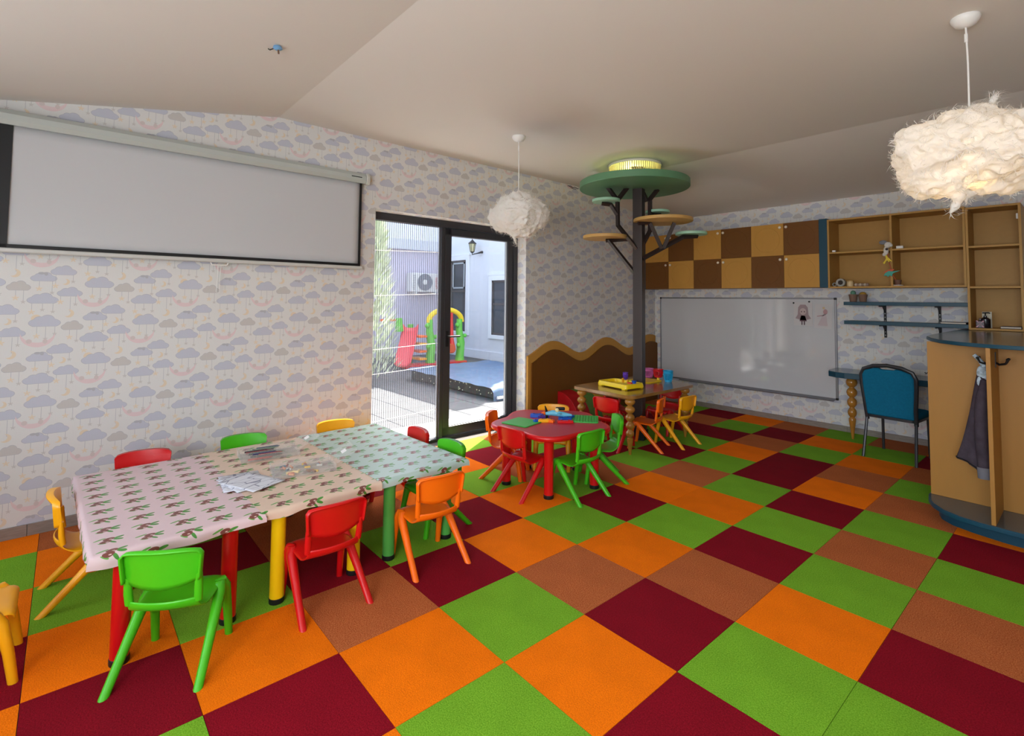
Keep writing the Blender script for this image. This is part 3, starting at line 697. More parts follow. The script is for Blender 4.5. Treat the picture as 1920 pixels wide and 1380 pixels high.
to_ = bpy.data.objects.new('canopy_light', tl_); COL.objects.link(to_); to_.location = W(-.05, -.02, 2.90)
build('drum_plate', MB().lathe([(.29, 0), (.29, .022), (.05, .022), (.05, 0)], W(-.05, -.02, 2.995), 48), mat('drum_plate_white', '#E5DFC8', .5), tree)
single('loose_wires', 'thin dark loose wires poking from the wall under the ceiling', 'wire',
       MB().tube([lw(4.98, 3.0, .0), lw(5.02, 3.0, .02), lw(5.06, 2.985, .015), lw(5.1, 3.0, .02), lw(5.16, 2.985, .015), lw(5.19, 2.995, .0)], .004, 6).tube([lw(5.0, 3.005, 0), lw(5.05, 2.97, .02), lw(5.12, 2.975, .02)], .003, 6), BLACK, lw(5.08, 2.97))

# ------------------------------------------------------------------ whiteboard with drawings
BX0, BX1, BZ0, BZ1, BY = .012, 2.42, .355, 1.56, YB - .022
wb = thing('whiteboard', 'large glossy whiteboard with grey metal frame and pen tray', 'whiteboard', ((BX0 + BX1) / 2, YB, BZ0))
build('writing_surface', MB().box(BX0 + .012, BX1 - .012, BY + .004, YB, BZ0 + .012, BZ1 - .012), mat('whiteboard_enamel', '#C6C7CB', .07, .6), wb, smooth=0)
for nm, a in (('frame_rail', (BX0, BX1, BZ1 - .018, BZ1)), ('frame_rail', (BX0, BX1, BZ0, BZ0 + .018)), ('frame_rail', (BX0, BX0 + .018, BZ0, BZ1)), ('frame_rail', (BX1 - .022, BX1, BZ0, BZ1))):
    build(nm, MB().box(a[0], a[1], BY - .006, YB, a[2], a[3]), STEEL, wb, smooth=0, bevel=.003)
for x in (BX0, BX1 - .022):
    for z in (BZ0, BZ1 - .022): build('corner_cap', MB().box(x - .002, x + .024, BY - .009, YB, z - .002, z + .024), BLACK, wb, smooth=0, bevel=.004)
build('pen_tray', MB().prism([(BY, BZ0 + .004), (BY - .06, BZ0 - .012), (BY - .064, BZ0 - .004), (BY - .06, BZ0 - .002), (BY, BZ0 + .014)], 'x', BX0 + .35, BX1 - .03), STEEL, wb, smooth=0)
PAPER = mat('paper_white', '#C9C6C8', .8, .2)
def drawing(name, label, x0, x1, z0, z1, tilt, fig):
    cx, cz = (x0 + x1) / 2, (z0 + z1) / 2
    d = thing(name, label, 'drawing', (cx, BY - .001, cz), world=False); d.rotation_euler = (0, tilt, 0)
    hw, hh = (x1 - x0) / 2, (z1 - z0) / 2
    build('sheet', MB().box(-hw, hw, -.001, .0, -hh, hh), PAPER, d, smooth=0)
    for nm, prof, m_ in fig: build(nm, MB().prism(prof, 'y', -.0022, -.001), m_, d, smooth=0)
    return d
def oval(cx, cz, rx, rz, n=20): return [(cx + rx * cos(2 * pi * k / n), cz + rz * sin(2 * pi * k / n)) for k in range(n)]
HAIR, SKIN, DARK = mat('pencil_mauve', '#A08C90', .8), mat('pencil_skin', '#C2AFAE', .8), mat('pencil_dark', '#5A424C', .8)
d1 = drawing('doll_drawing', 'pencil drawing of a long haired doll held by dark magnets on the whiteboard', 1.945, 2.16, 1.215, 1.505, 0,
        [('hair', [(-.055, .08), (-.03, .115), (.03, .115), (.055, .08), (.062, -.01), (.09, -.055), (.03, -.075), (-.03, -.075), (-.09, -.055), (-.062, -.01)], HAIR),
         ('dress', [(-.022, -.02), (.022, -.02), (.042, -.09), (-.042, -.09)], DARK)])
for o_, (n_, p_, m_) in enumerate((('face', oval(0, .03, .037, .042), SKIN), ('leg', [(-.02, -.09), (-.008, -.09), (-.008, -.135), (-.02, -.135)], DARK), ('leg', [(.008, -.09), (.02, -.09), (.02, -.135), (.008, -.135)], DARK), ('eye', oval(-.017, .028, .006, .009, 8), DARK), ('eye', oval(.017, .028, .006, .009, 8), DARK))):
    build(n_, MB().prism(p_, 'y', -.0034 - .0004 * o_, -.002), m_, d1, smooth=0)
PINKD = mat('pencil_rose', '#B59297', .8)
d2 = drawing('princess_drawing', 'pale pink pencil drawing of a standing figure in a long gown', 2.185, 2.375, 1.19, 1.485, RAD(3),
        [('gown', [(.0, .03), (.03, .03), (.05, -.115), (-.06, -.115)], mat('pencil_pale', '#C3B4B9', .8)), ('hair', oval(.02, .055, .024, .032), PINKD), ('arm', [(-.07, .0), (.01, .018), (.012, .008), (-.068, -.01)], PINKD), ('flower', oval(.0, .1, .014, .014, 10), mat('pencil_yellow', '#C9B48C', .8))])
for x, z in ((1.945, 1.495), (2.125, 1.512)):
    single('magnet', 'small round black magnet holding the doll drawing', 'magnet', MB().lathe([(.010, 0), (.010, .005), (.007, .008)], (0, 0, 0), 14).xf(Matrix.Translation((x, BY - .002, z)) @ Matrix.Rotation(RAD(90), 4, 'X')), BLACK, (x, BY - .002, z), group='drawing magnets')

# ------------------------------------------------------------------ wall cabinets with chequered doors
CX = [-.03, .365, .763, 1.165, 1.566, 1.962, 2.355]; CZs = [1.68, 2.074, 2.468]; CY = 6.65
cb = thing('wall_cabinet', 'long wall cabinet with two rows of chequered brown and honey doors', 'cabinet', (1.17, YB, 1.68))
build('carcass', MB().box(CX[0], CX[-1], CY + .02, YB, CZs[0], CZs[-1]), OAKD, cb, smooth=0)
build('end_panel', MB().box(-.085, CX[0], CY, YB, CZs[0] - .004, CZs[-1]), TEAL, cb, smooth=0, bevel=.002, label='dark teal end panel')
build('end_panel', MB().box(CX[-1], 2.44, CY - .002, YB, CZs[0] - .004, CZs[-1] + .004), TEAL, cb, smooth=0, bevel=.002, label='dark teal end panel')
KNOB = mat('knob_cream', '#E4D9C4', .4)
for r in range(2):
    for c in range(6):
        dark = (c + r) % 2 == 0
        x0, x1, z0, z1 = CX[c] + .0015, CX[c + 1] - .0015, CZs[r] + .0015, CZs[r + 1] - .0015
        m_ = BROWN if dark else HONEY
        dr = build('cabinet_door', MB().box(x0, x1, CY, CY + .018, z0, z1), m_, cb, smooth=0, bevel=.0015)
        kx = x1 - .035 if c % 2 == 0 else x0 + .035; kz = z1 - .05
        build('knob', MB().lathe([(.006, 0), (.006, .008), (.016, .014), (.017, .02), (.012, .026)], (0, 0, 0), 16).xf(Matrix.Translation((kx, CY, kz)) @ Matrix.Rotation(RAD(90), 4, 'X')), KNOB, dr)
        ring = MB(); cx, cz = (x0 + x1) / 2, (z0 + z1) / 2; n = 40
        V = [(cx + q * cos(2 * pi * k / n), CY - d_, cz + q * sin(2 * pi * k / n)) for q, d_ in ((.149, 0), (.150, .0016), (.153, .0016), (.154, 0)) for k in range(n)]
        ring.add(V, [(i * n + k, i * n + (k + 1) % n, (i + 1) * n + (k + 1) % n, (i + 1) * n + k) for i in range(3) for k in range(n)])
        build('embossed_ring', ring, m_, dr)

# ------------------------------------------------------------------ open shelf units
def shelf_unit(name, label, x0, x1, z0, z1, divs, shelves):
    t = thing(name, label, 'shelf', ((x0 + x1) / 2, YB, z0)); T = .019
    build('back_panel', MB().box(x0, x1, YB - .012, YB - .002, z0, z1), OAK, t, smooth=0)
    for nm, a in (('side_panel', (x0, x0 + T, z0, z1)), ('side_panel', (x1 - T, x1, z0, z1)), ('top_panel', (x0 + T, x1 - T, z1 - T, z1)), ('bottom_panel', (x0 + T, x1 - T, z0, z0 + T))):
        build(nm, MB().box(a[0], a[1], CY, YB - .012, a[2], a[3]), OAK, t, smooth=0, bevel=.001)
    for d_ in divs: build('divider', MB().box(d_ - T / 2, d_ + T / 2, CY + .001, YB - .012, z0 + T, z1 - T), OAK, t, smooth=0, bevel=.001)
    for a, b_, z in shelves: build('shelf_board', MB().box(a, b_, CY + .002, YB - .012, z - T / 2, z + T / 2), OAK, t, smooth=0, bevel=.001)
shelf_unit('open_shelf', 'oak open wall shelf of four wide compartments beside the cabinet', 2.441, 3.648, 1.668, 2.455, [3.047], [(2.46, 3.037, 2.07), (3.057, 3.629, 2.07)])
shelf_unit('tall_shelf', 'tall narrow oak shelf of three compartments standing on the counter', 3.65, 4.04, 1.256, 2.44, [], [(3.669, 4.021, 2.055), (3.669, 4.021, 1.664)])
def tiny(nm, label, x, y, z, sx, sy, sz, m_, cat='tag', grp=None): return single(nm, label, cat, MB().box(x - sx, x + sx, y - sy, y + sy, z, z + sz), m_, (x, y, z), grp, smooth=0, bevel=.003)
tiny('shelf_clip', 'small white plastic clip on the middle board of the wide left compartment', 2.50, CY + .03, 2.0797, .017, .012, .022, WHITE, 'clip')
tiny('door_catch', 'small white round-edged catch on the board right of the bird figure', 3.115, CY + .04, 2.0797, .03, .014, .03, WHITE, 'catch')
tiny('corner_latch', 'small white latch high inside the tall narrow shelf', 4.012, CY + .06, 2.30, .009, .012, .05, WHITE, 'latch')
# animal garland pole on a saucer
MIRX = 3.0
gl = thing('animal_stand', 'toy stand stacking a spotted puppy, yellow giraffe and teal dinosaur over a small pot', 'toy', (3.09, CY + .04, 1.687))
build('saucer', MB().lathe([(.03, 0), (.048, .004), (.05, .009), (.03, .006)], (3.09, CY + .04, 1.687), 20), WHITE, gl)
build('pot', MB().lathe([(.026, 0), (.034, .055), (.03, .055)], (3.09, CY + .04, 1.695), 16), mat('brown_clay', '#6B4A3A', .7), gl)
build('rod', MB().tube([(3.09, CY + .04, 1.72), (3.06, CY - .01, 1.80), (3.03, CY - .03, 1.95), (3.02, CY - .03, 2.10)], .005, 6), mat('rod_red', '#A8542E', .6), gl)
ydz = CY - .035
DINO = [(-.045, 1.79), (-.03, 1.825), (0, 1.843), (.03, 1.838), (.10, 1.845), (.04, 1.82), (.03, 1.80), (.025, 1.785), (.01, 1.798), (-.01, 1.782), (-.02, 1.797)]
build('dinosaur', MB().prism([(3.03 + a, z) for a, z in DINO], 'y', ydz - .006, ydz + .006), mat('dino_teal', '#3E9C8A', .6), gl, smooth=0)
build('dinosaur_crest', MB().prism([(3.03 + a, z) for a, z in [(-.045, 1.83), (-.02, 1.85), (.02, 1.862), (.05, 1.86), (.03, 1.84), (-.03, 1.822)]], 'y', ydz + .004, ydz + .01), mat('dino_red', '#C8512E', .6), gl, smooth=0)
GIR = [(-.04, 1.93), (-.02, 1.955), (-.01, 1.98), (-.022, 2.02), (-.012, 2.022), (.01, 1.985), (.03, 1.96), (.045, 1.945), (.035, 1.943), (.02, 1.955), (.02, 1.94), (.01, 1.938), (.005, 1.955), (-.01, 1.95), (-.02, 1.92), (-.03, 1.92)]
build('giraffe', MB().prism([(3.02 + a, z) for a, z in GIR], 'y', ydz - .006, ydz + .006), mat('giraffe_yellow', '#D9BE2A', .6), gl, smooth=0)
pup = MB().ball((3.03, ydz, 2.12), .032, 12, 8, (1.1, .7, 1)).ball((3.055, ydz - .01, 2.112), .018, 10, 6).ball((3.01, ydz, 2.06), .03, 12, 8, (.8, .6, 1.5)).ball((2.995, ydz, 2.02), .02, 10, 6)
build('puppy', pup, mat('puppy_cream', '#D5CFC6', .7), gl, smooth=60)
build('puppy_ears', MB().ball((2.985, ydz, 2.15), .03, 10, 6, (1.2, .4, .8)), mat('puppy_grey', '#77787F', .7), gl)
build('puppy_spots', MB().ball((3.02, ydz - .015, 2.075), .014, 8, 6), mat('puppy_spot', '#4A3A35', .7), gl)
# tape roll, jar, little truck on the lower left compartment
ZS = 1.687
tp = thing('tape_roll', 'grey tape roll with dark centre standing on the oak shelf', 'tape', (2.555, CY + .06, ZS))
tr_ = MB(); n = 28
V = [(2.555 + q * cos(2 * pi * k / n), CY + .06 + d_, ZS + .045 + q * sin(2 * pi * k / n)) for q, d_ in ((.045, -.025), (.045, .025), (.026, .025), (.026, -.025)) for k in range(n)]
tr_.add(V, [(i * n + k, i * n + (k + 1) % n, ((i + 1) % 4) * n + (k + 1) % n, ((i + 1) % 4) * n + k) for i in range(4) for k in range(n)])
build('roll', tr_, mat('tape_grey', '#9A9890', .6), tp); build('core', MB().prism([(2.555 + .026 * cos(2 * pi * k / 20), ZS + .045 + .026 * sin(2 * pi * k / 20)) for k in range(20)], 'y', CY + .045, CY + .08), mat('tape_core', '#3A2E28', .8), tp)
single('cable_coil', 'small grey coil of cable left of the tape roll', 'cable', MB().tube([(2.487 + .018 * cos(a / 3), CY + .055 + .0006 * a, ZS + .024 + .018 * sin(a / 3)) for a in range(0, 60)], .005, 6), mat('tape_grey', '#9A9890'), (2.487, CY + .06, ZS))
jr = thing('candle_jar', 'small cream coloured jar with a lid beside the tape roll', 'jar', (2.645, CY + .06, ZS))
build('jar', MB().lathe([(.03, 0), (.032, .01), (.032, .05), (.028, .056)], (2.645, CY + .06, ZS), 18), mat('cream_wax', '#CDB68A', .5), jr); build('lid', MB().lathe([(.03, .056), (.03, .066), (.01, .07)], (2.645, CY + .06, ZS), 18), mat('lid_tan', '#B9965A', .5), jr)
cr = thing('toy_caterpillar', 'little brown segmented toy caterpillar lying on the oak shelf', 'toy', (2.74, CY + .06, ZS))
for k in range(6): build('segment', MB().ball((2.70 + .022 * k, CY + .06, ZS + .018), .018, 10, 7), mat('seg_a', '#8A7466', .6) if k % 2 else mat('seg_b', '#B7A796', .6), cr)
# white cards, soap bottle and closed books in the tall shelf
ZT = 1.275
single('white_card', 'white card leaning behind the black pump bottle', 'card', MB().box(3.735, 3.805, CY + .13, CY + .135, ZT, ZT + .155), mat('card_white', '#C8C4B4', .7), (3.77, CY + .13, ZT), smooth=0)
sb = thing('pump_bottle', 'black pump dispenser bottle in the tall shelf compartment', 'bottle', (3.765, CY + .07, ZT))
build('body', MB().lathe([(.034, 0), (.037, .006), (.037, .085), (.02, .1), (.012, .104), (.012, .118)], (3.765, CY + .07, ZT), 20), mat('bottle_black', '#17131A', .25), sb)
build('pump', MB().tube([(3.765, CY + .07, ZT + .118), (3.765, CY + .07, ZT + .145)], .005, 8).tube([(3.745, CY + .07, ZT + .145), (3.79, CY + .065, ZT + .147), (3.798, CY + .063, ZT + .14)], .006, 8), BLACK, sb)
gb = thing('gift_bottle', 'short dark bottle with a pink ribbon bow before the pump bottle', 'bottle', (3.735, CY + .035, ZT))
build('body', MB().box(3.70, 3.765, CY + .015, CY + .05, ZT, ZT + .07).box(3.722, 3.742, CY + .025, CY + .04, ZT + .07, ZT + .095), mat('bottle_plum', '#3B1F2B', .3), gb, smooth=0, bevel=.006)
bw = MB()
for sx in (-1, 1):
    for sz in (-1, 1): bw.add([(3.733, CY + .012, ZT + .04), (3.733 + sx * .032, CY + .008, ZT + .04 + sz * .03), (3.733 + sx * .02, CY + .006, ZT + .04 + sz * .034)], [(0, 1, 2)])
build('ribbon_bow', bw, mat('pink_ribbon', '#C79AA8', .6), gb, smooth=0, solid=.003)
def book(nm, label, x0, x1, y0, y1, z, th, cov):
    b_ = thing(nm, label, 'book', ((x0 + x1) / 2, (y0 + y1) / 2, z))
    build('cover', MB().box(x0, x1, y0, y1, z, z + .003).box(x0, x1, y0, y1, z + th - .003, z + th).box(x1 - .003, x1, y0, y1, z, z + th), cov, b_, smooth=0)
    build('pages', MB().box(x0 + .004, x1 - .003, y0 + .004, y1 - .004, z + .003, z + th - .003), mat('page_white', '#CFC8BA', .8), b_, smooth=0)
DKB = mat('cover_dark', '#2A1420', .5)
book('closed_book', 'dark hardback book lying at the bottom of the tall shelf', 3.87, 4.015, CY + .03, CY + .2, ZT + .002, .02, DKB)

# ------------------------------------------------------------------ teal wall shelves on slotted brackets
SZ = [1.515, 1.302]
for k, (z, lb) in enumerate(zip(SZ, ('upper teal wall shelf board holding two little pots', 'lower teal wall shelf board holding a closed book'))):
    single('wall_shelf', lb, 'shelf', MB().box(2.566, 3.648, 6.74, YB - .012, z - .038, z), TEAL, (3.1, YB, z - .038), smooth=0, bevel=.003)
for x, lb in ((2.90, 'black slotted shelf bracket nearer the whiteboard, under the teal shelves'), (3.38, 'black slotted shelf bracket nearer the counter, under the teal shelves')):
    t = thing('shelf_bracket', lb, 'bracket', (x, YB, 1.12))
    build('rail', MB().box(x - .012, x + .012, YB - .012, YB, 1.12, 1.493), BLACK, t, smooth=0)
    for z in SZ:
        arm = MB().box(x - .004, x + .004, 6.76, YB - .012, z - .052, z - .039).prism([(YB - .012, z - .116), (YB - .012, z - .052), (6.90, z - .052)], 'x', x - .004, x + .004)
        build('arm', arm, BLACK, t, smooth=0)
    sl_ = MB()
    for q in range(9): sl_.box(x - .004, x + .004, YB - .0128, YB - .0118, 1.14 + q * .04, 1.152 + q * .04)
    build('slot', sl_, mat('slot_light', '#9C9C9C', .5), t, smooth=0, kind='stuff')
def potlet(x, lb, plant):
    t = thing('plant_pot', lb, 'pot', (x, 6.86, SZ[0]))
    build('pot', MB().lathe([(.033, 0), (.043, .07), (.045, .07), (.045, .085), (.038, .085)], (x, 6.86, SZ[0]), 18), mat('kraft_pot', '#7B5F4F', .8), t)
    if plant == 'cactus': build('cactus', MB().ball((x, 6.86, SZ[0] + .10), .028, 12, 8, (1, 1, 1.1)), mat('cactus_green', '#5C8A78', .7), t)
    else: build('dome', MB().ball((x, 6.86, SZ[0] + .088), .036, 12, 8, (1, 1, .7)), mat('mustard_wool', '#A8842E', .8), t)
potlet(2.63, 'small brown pot holding a round green cactus on the teal shelf', 'cactus'); potlet(2.725, 'small brown pot with a mustard coloured dome on the teal shelf', 'dome')
book('notebook', 'slim dark notebook lying on the lower teal wall shelf', 3.42, 3.62, 6.75, 6.9, SZ[1], .018, DKB)

# ------------------------------------------------------------------ teal desk with a turned leg, blue chair
LZ = .735
dk = thing('wall_desk', 'narrow teal desk top along the wall with one turned wooden leg', 'desk', (3.2, 6.8, 0))
top = [(2.405, YB - .012), (2.41, 6.72), (2.44, 6.61), (2.53, 6.545), (2.62, 6.53), (2.9, 6.56), (3.3, 6.56), (4.9, 6.56), (4.9, YB - .012)]
build('desk_top', MB().prism(top, 'z', LZ - .06, LZ), TEAL, dk, smooth=0, bevel=.004)
build('desk_surface', MB().prism([(a + (.004 if a < 3 else -.004), b_ + (.004 if b_ < 6.9 else -.004)) for a, b_ in top], 'z', LZ, LZ + .0015), TEALTOP, dk, smooth=0)
def turned(h_, r_, n, foot):
    """profile of a leg: n stacked balls over a tapering foot"""
    P = [(.012, 0), (.02, foot * .4), (r_ * .62, foot * .85), (r_ * .62, foot * .95), (r_ * .42, foot)]
    bh = (h_ - foot) / n
    for k in range(n):
        rr_ = r_ * (.80 + .2 * k / max(1, n - 1))
        for q in range(1, 9):
            a = pi * q / 9; P.append((max(rr_ * sin(a), r_ * .42), foot + bh * (k + (1 - cos(a)) / 2)))
    P.append((r_ * .45, h_))
    return P
build('turned_leg', MB().lathe(turned(LZ - .06, .056, 4, .235), (2.64, 6.70, 0), 20), TURNED, dk, smooth=50)
build('turned_leg', MB().lathe(turned(LZ - .06, .056, 4, .235), (4.8, 6.70, 0), 20), TURNED, dk, smooth=50)
BLUEF = mat('teal_blue_fabric', '#14688A', .9, .1, var=.08, scale=60, bump=.2, bscale=300)
FRM = mat('dark_chair_frame', '#2B2C31', .35, .5)
bc = thing('banquet_chair', 'teal upholstered banquet chair with dark metal frame at the wall desk', 'chair', (3.145, 6.29, 0), RAD(-5), world=False)
# local: front = +y, back at -y
for sx in (-1, 1):
    build('leg', MB().tube([(sx * .20, -.17, .42), (sx * .205, -.205, .25), (sx * .215, -.255, .0)], .0135, 8), FRM, bc)
    build('leg', MB().tube([(sx * .19, .19, .42), (sx * .195, .21, 0)], .0135, 8), FRM, bc)
fp = [(-.20, -.17, .36), (-.205, -.20, .5), (-.222, -.225, .70), (-.225, -.235, .80), (-.20, -.24, .855), (-.12, -.243, .89), (0, -.245, .905), (.12, -.243, .89), (.20, -.24, .855), (.225, -.235, .80), (.222, -.225, .70), (.205, -.20, .5), (.20, -.17, .36)]
build('back_frame', MB().tube(fp, .019, 8), FRM, bc)
bp_ = [(-.192, .41), (.192, .41), (.213, .70), (.213, .80), (.19, .845), (.11, .872), (.07, .876), (.05, .865), (-.05, .865), (-.07, .876), (-.11, .872), (-.19, .845), (-.213, .80), (-.213, .70)]
bk = MB().prism(bp_, 'y', -.03, .03)
bk.v = [Vector((p.x, p.y - .17 - (p.z - .36) * .13, p.z)) for p in bk.v]
build('backrest', bk, BLUEF, bc, smooth=40, bevel=.014)
build('seat_frame', MB().prism(rrect(-.205, .205, -.2, .2, .05), 'z', .385, .41), FRM, bc, smooth=30)
build('seat', MB().prism(rrect(-.215, .215, -.20, .22, .06), 'z', .405, .465), BLUEF, bc, smooth=30, bevel=.02)

# ------------------------------------------------------------------ reception counter with coat
ct = thing('reception_counter', 'oak fronted reception counter with curved teal top and base', 'counter', (4.4, 5.3, 0))
def curve_front(x0, yb, pts, xe): return [(x0, yb)] + pts + [(xe, pts[-1][1]), (xe, yb)]
top_o = [(3.575, YB - .015), (3.572, 5.9), (3.578, 5.35), (3.60, 5.12), (3.66, 4.92), (3.74, 4.74), (3.85, 4.60), (3.95, 4.53), (4.06, 4.48), (4.22, 4.45), (4.6, 4.43), (5.2, 4.43), (5.2, YB - .015)]
build('counter_top', MB().prism(top_o, 'z', 1.228, 1.252), TEAL, ct, smooth=30, bevel=.003)
build('counter_surface', MB().prism([(a + .004 if a < 4 else a - .002, b_ + .004 if b_ < 6 else b_ - .004) for a, b_ in top_o], 'z', 1.252, 1.2532), TEALTOP, ct, smooth=0)
build('front_panel', MB().box(3.645, 5.15, 4.875, 4.895, .13, 1.228), OAKD, ct, smooth=0, bevel=.001)
base_o = [(3.635, 4.93), (3.633, 4.86), (3.65, 4.76), (3.69, 4.66), (3.76, 4.57), (3.85, 4.515), (3.95, 4.487), (4.06, 4.48), (4.3, 4.47), (5.2, 4.47), (5.2, 4.93)]
build('base_shelf', MB().prism(base_o, 'z', .098, .128), TEAL, ct, smooth=30, bevel=.004)
build('base_surface', MB().prism([(a + .006 if a < 4 else a, b_ + .006 if b_ < 4.8 else b_ - .03) for a, b_ in base_o], 'z', .128, .1295), TEALTOP, ct, smooth=0)
build('plinth', MB().prism([(3.69, 5.0), (3.69, 4.86), (3.72, 4.77), (3.79, 4.70), (3.90, 4.655), (4.05, 4.62), (4.3, 4.60), (5.1, 4.60), (5.1, 5.0)], 'z', 0, .098), TEAL, ct, smooth=30)
build('divider', MB().box(4.008, 4.030, 4.50, 4.875, .1295, 1.228), OAKD, ct, smooth=0, bevel=.001)
build('support_panel', MB().box(4.85, 4.87, 4.9, YB - .02, 0, 1.228), OAKD, ct, smooth=0)
for sx, x in ((-1, 4.008), (1, 4.030)):
    hk = thing('coat_hook', 'black double coat hook on the %s of the counter divider' % ('coat side' if sx < 0 else 'empty side'), 'hook', (x, 4.72, 1.12))
    build('plate', MB().box(min(x, x + sx * .004), max(x, x + sx * .004), 4.705, 4.735, 1.09, 1.19), BLACK, hk, smooth=0)
    for dy in (-.03, .03):
        build('prong', MB().tube([(x + sx * .004, 4.72, 1.12), (x + sx * .02, 4.72 + dy * .5, 1.11), (x + sx * .05, 4.72 + dy, 1.118), (x + sx * .062, 4.72 + dy * 1.1, 1.145)], .006, 8).ball((x + sx * .062, 4.72 + dy * 1.1, 1.147), .009, 8, 6), BLACK, hk)
single('small_hook', 'tiny dark hook on the left edge of the counter panel', 'hook', MB().tube([(3.645, 4.885, 1.0), (3.635, 4.88, .99), (3.628, 4.88, 1.0)], .004, 6), BLACK, (3.64, 4.88, .99))
COAT = mat('dark_grey_fleece', '#433B44', .95, .1, var=.25, scale=14, bump=.5, bscale=120)
cx0, cy0 = 3.955, 4.745
coat = thing('fleece_coat', 'dark grey fleece coat with pale patterned hood lining hanging on the counter hook', 'coat', (cx0, cy0, .36))
def coatf(a, b_):
    # a around, b_ down
    t_ = 2 * pi * a; z = 1.085 - .685 * b_
    wr = .012 + .052 * b_ ** .55 + .018 * b_; wl_ = wr + .05 * b_ ** 1.3
    rx = (wl_ if cos(t_) < 0 else min(wr, .045)); ry = .018 + .075 * b_ ** .6
    fold = 1 + .13 * sin(5 * t_ + 3 * b_) * b_ + .06 * sin(11 * t_) * b_
    z += .05 * max(0, -cos(t_)) * b_ ** 4 * 1.3
    return (cx0 + .005 + rx * cos(t_) * (fold if cos(t_) < 0 else 1), cy0 - .005 + ry * sin(t_) * fold, z)
build('body', MB().grid(coatf, 40, 26), COAT, coat, smooth=80)
sv = [(cx0 + .02, cy0 - .05, 1.0), (cx0 + .005, cy0 - .085, .85), (cx0 + .005, cy0 - .105, .62), (cx0 + .015, cy0 - .11, .43)]
build('sleeve', MB().tube(sv, [.02, .034, .038, .034], 12), COAT, coat, smooth=60)
build('cuff', MB().tube([(cx0 + .013, cy0 - .11, .445), (cx0 + .017, cy0 - .112, .375)], .038, 12), mat('cuff_grey', '#6A6A74', .95), coat, smooth=60)
hem = MB().tube([Vector(coatf(k / 40, .985)) for k in range(40)] + [Vector(coatf(0, .985))], .005, 6)
build('hem_binding', hem, BLACK, coat)
LIN = mat('patterned_lining', '#A9B9C6', .8, .2, var=.45, scale=55)
build('hood_lining', MB().ball((cx0 + .012, cy0 - .02, 1.045), .042, 12, 9, (.8, .6, 1.3)).ball((cx0 - .005, cy0 - .035, .985), .03, 10, 7, (.5, .5, 1.3)), LIN, coat, smooth=80)
build('hanging_loop', MB().tube([(cx0 + .02, cy0 - .03, 1.09), (cx0 - .0, cy0 - .03, 1.13), (cx0 - .03, cy0 - .03, 1.165)], [.014, .013, .012], 8), LIN, coat)

# ------------------------------------------------------------------ children's furniture: chairs
CH = thing('child_chair', '', 'chair', (0, 0, 0), world=False)
def seatf():
    rows = [(.158, .238, .118), (.163, .258, .13), (.15, .271, .137), (.11, .275, .142), (.05, .270, .143), (-.01, .264, .141), (-.05, .262, .139), (-.078, .268, .136), (-.095, .280, .132), (-.103, .298, .129), (-.105, .316, .127)]
    m_ = MB(); n = 10
    V = []
    for (y, z, hw) in rows:
        for k in range(n + 1):
            t_ = -1 + 2 * k / n; x = hw * t_
            zz = z - (.006 * (1 - t_ * t_) if y > -.08 else 0) - (.012 * t_ ** 6 if y > -.06 else 0)
            yy = y - (.030 * (1 - t_ * t_) if z > .27 and y < -.07 else 0)
            if z >= .32: zz -= .012 * (1 - t_ * t_)
            V.append((x, yy, zz))
    m_.add(V, [(j * (n + 1) + i, j * (n + 1) + i + 1, (j + 1) * (n + 1) + i + 1, (j + 1) * (n + 1) + i) for j in range(len(rows) - 1) for i in range(n)])
    return m_
build('seat', seatf(), P_G, CH, smooth=60, solid=.009, sub=1)
def backpt(t_, s_, dep=0):
    """t_ across -1..1, s_ up 0..1"""
    hw = .136 + .010 * s_
    z0_ = .360 + .032 * t_ * t_; z1_ = .517 - .010 * t_ ** 4
    z = z0_ + (z1_ - z0_) * s_
    y = -.104 - (z - .33) * .10 - .024 * (1 - t_ * t_) - dep
    rc = .028; x = hw * t_
    return Vector((x, y, z))
bm_ = MB(); nu, nv = 14, 8
V = []
for j in range(nv + 1):
    for i in range(nu + 1):
        t_ = -1 + 2 * i / nu; s_ = j / nv
        p = backpt(t_, s_)
        cz_ = max(0, s_ - .86) / .14
        p.x *= 1 - .09 * cz_ ** 2
        V.append(p)
fc = [(j * (nu + 1) + i, j * (nu + 1) + i + 1, (j + 1) * (nu + 1) + i + 1, (j + 1) * (nu + 1) + i) for j in range(nv) for i in range(nu)]
rim = [j * (nu + 1) for j in range(nv + 1)] + [nv * (nu + 1) + i for i in range(1, nu + 1)] + [j * (nu + 1) + nu for j in range(nv - 1, -1, -1)]
o0 = len(V); V += [V[q] + Vector((0, -.026, 0)) for q in rim]
fc += [(rim[k], rim[k + 1], o0 + k + 1, o0 + k) for k in range(len(rim) - 1)]
bm_.add(V, fc)
build('backrest', bm_, P_G, CH, smooth=45, solid=.008)
for sx in (-1, 1):
    build('back_strut', MB().tube([(sx * .124, -.10, .30), (sx * .127, -.107, .345), (sx * .128, -.112, .41)], [.013, .013, .011], 8, flat=1.3), P_G, CH, smooth=60)
    build('leg', MB().tube([(sx * .120, .085, .264), (sx * .137, .105, .262), (sx * .143, .125, .235), (sx * .147, .15, .12), (sx * .15, .168, 0)], [.014, .023, .022, .018, .016], 10, cut=True), P_G, CH, smooth=50)
    build('leg', MB().tube([(sx * .120, .075, .262), (sx * .137, .085, .262), (sx * .144, .06, .235), (sx * .155, -.06, .11), (sx * .163, -.168, 0)], [.014, .024, .024, .0185, .0165], 10, cut=True), P_G, CH, smooth=50)
def chair(x, y, face, m_, label, first=[True]):
    c = copy_tree(CH, None, m_)
    c.location = (x, y, 0); c.rotation_euler = (0, 0, RAD(face - 90)); c['label'] = label; c['group'] = "children's plastic chairs"
    return c
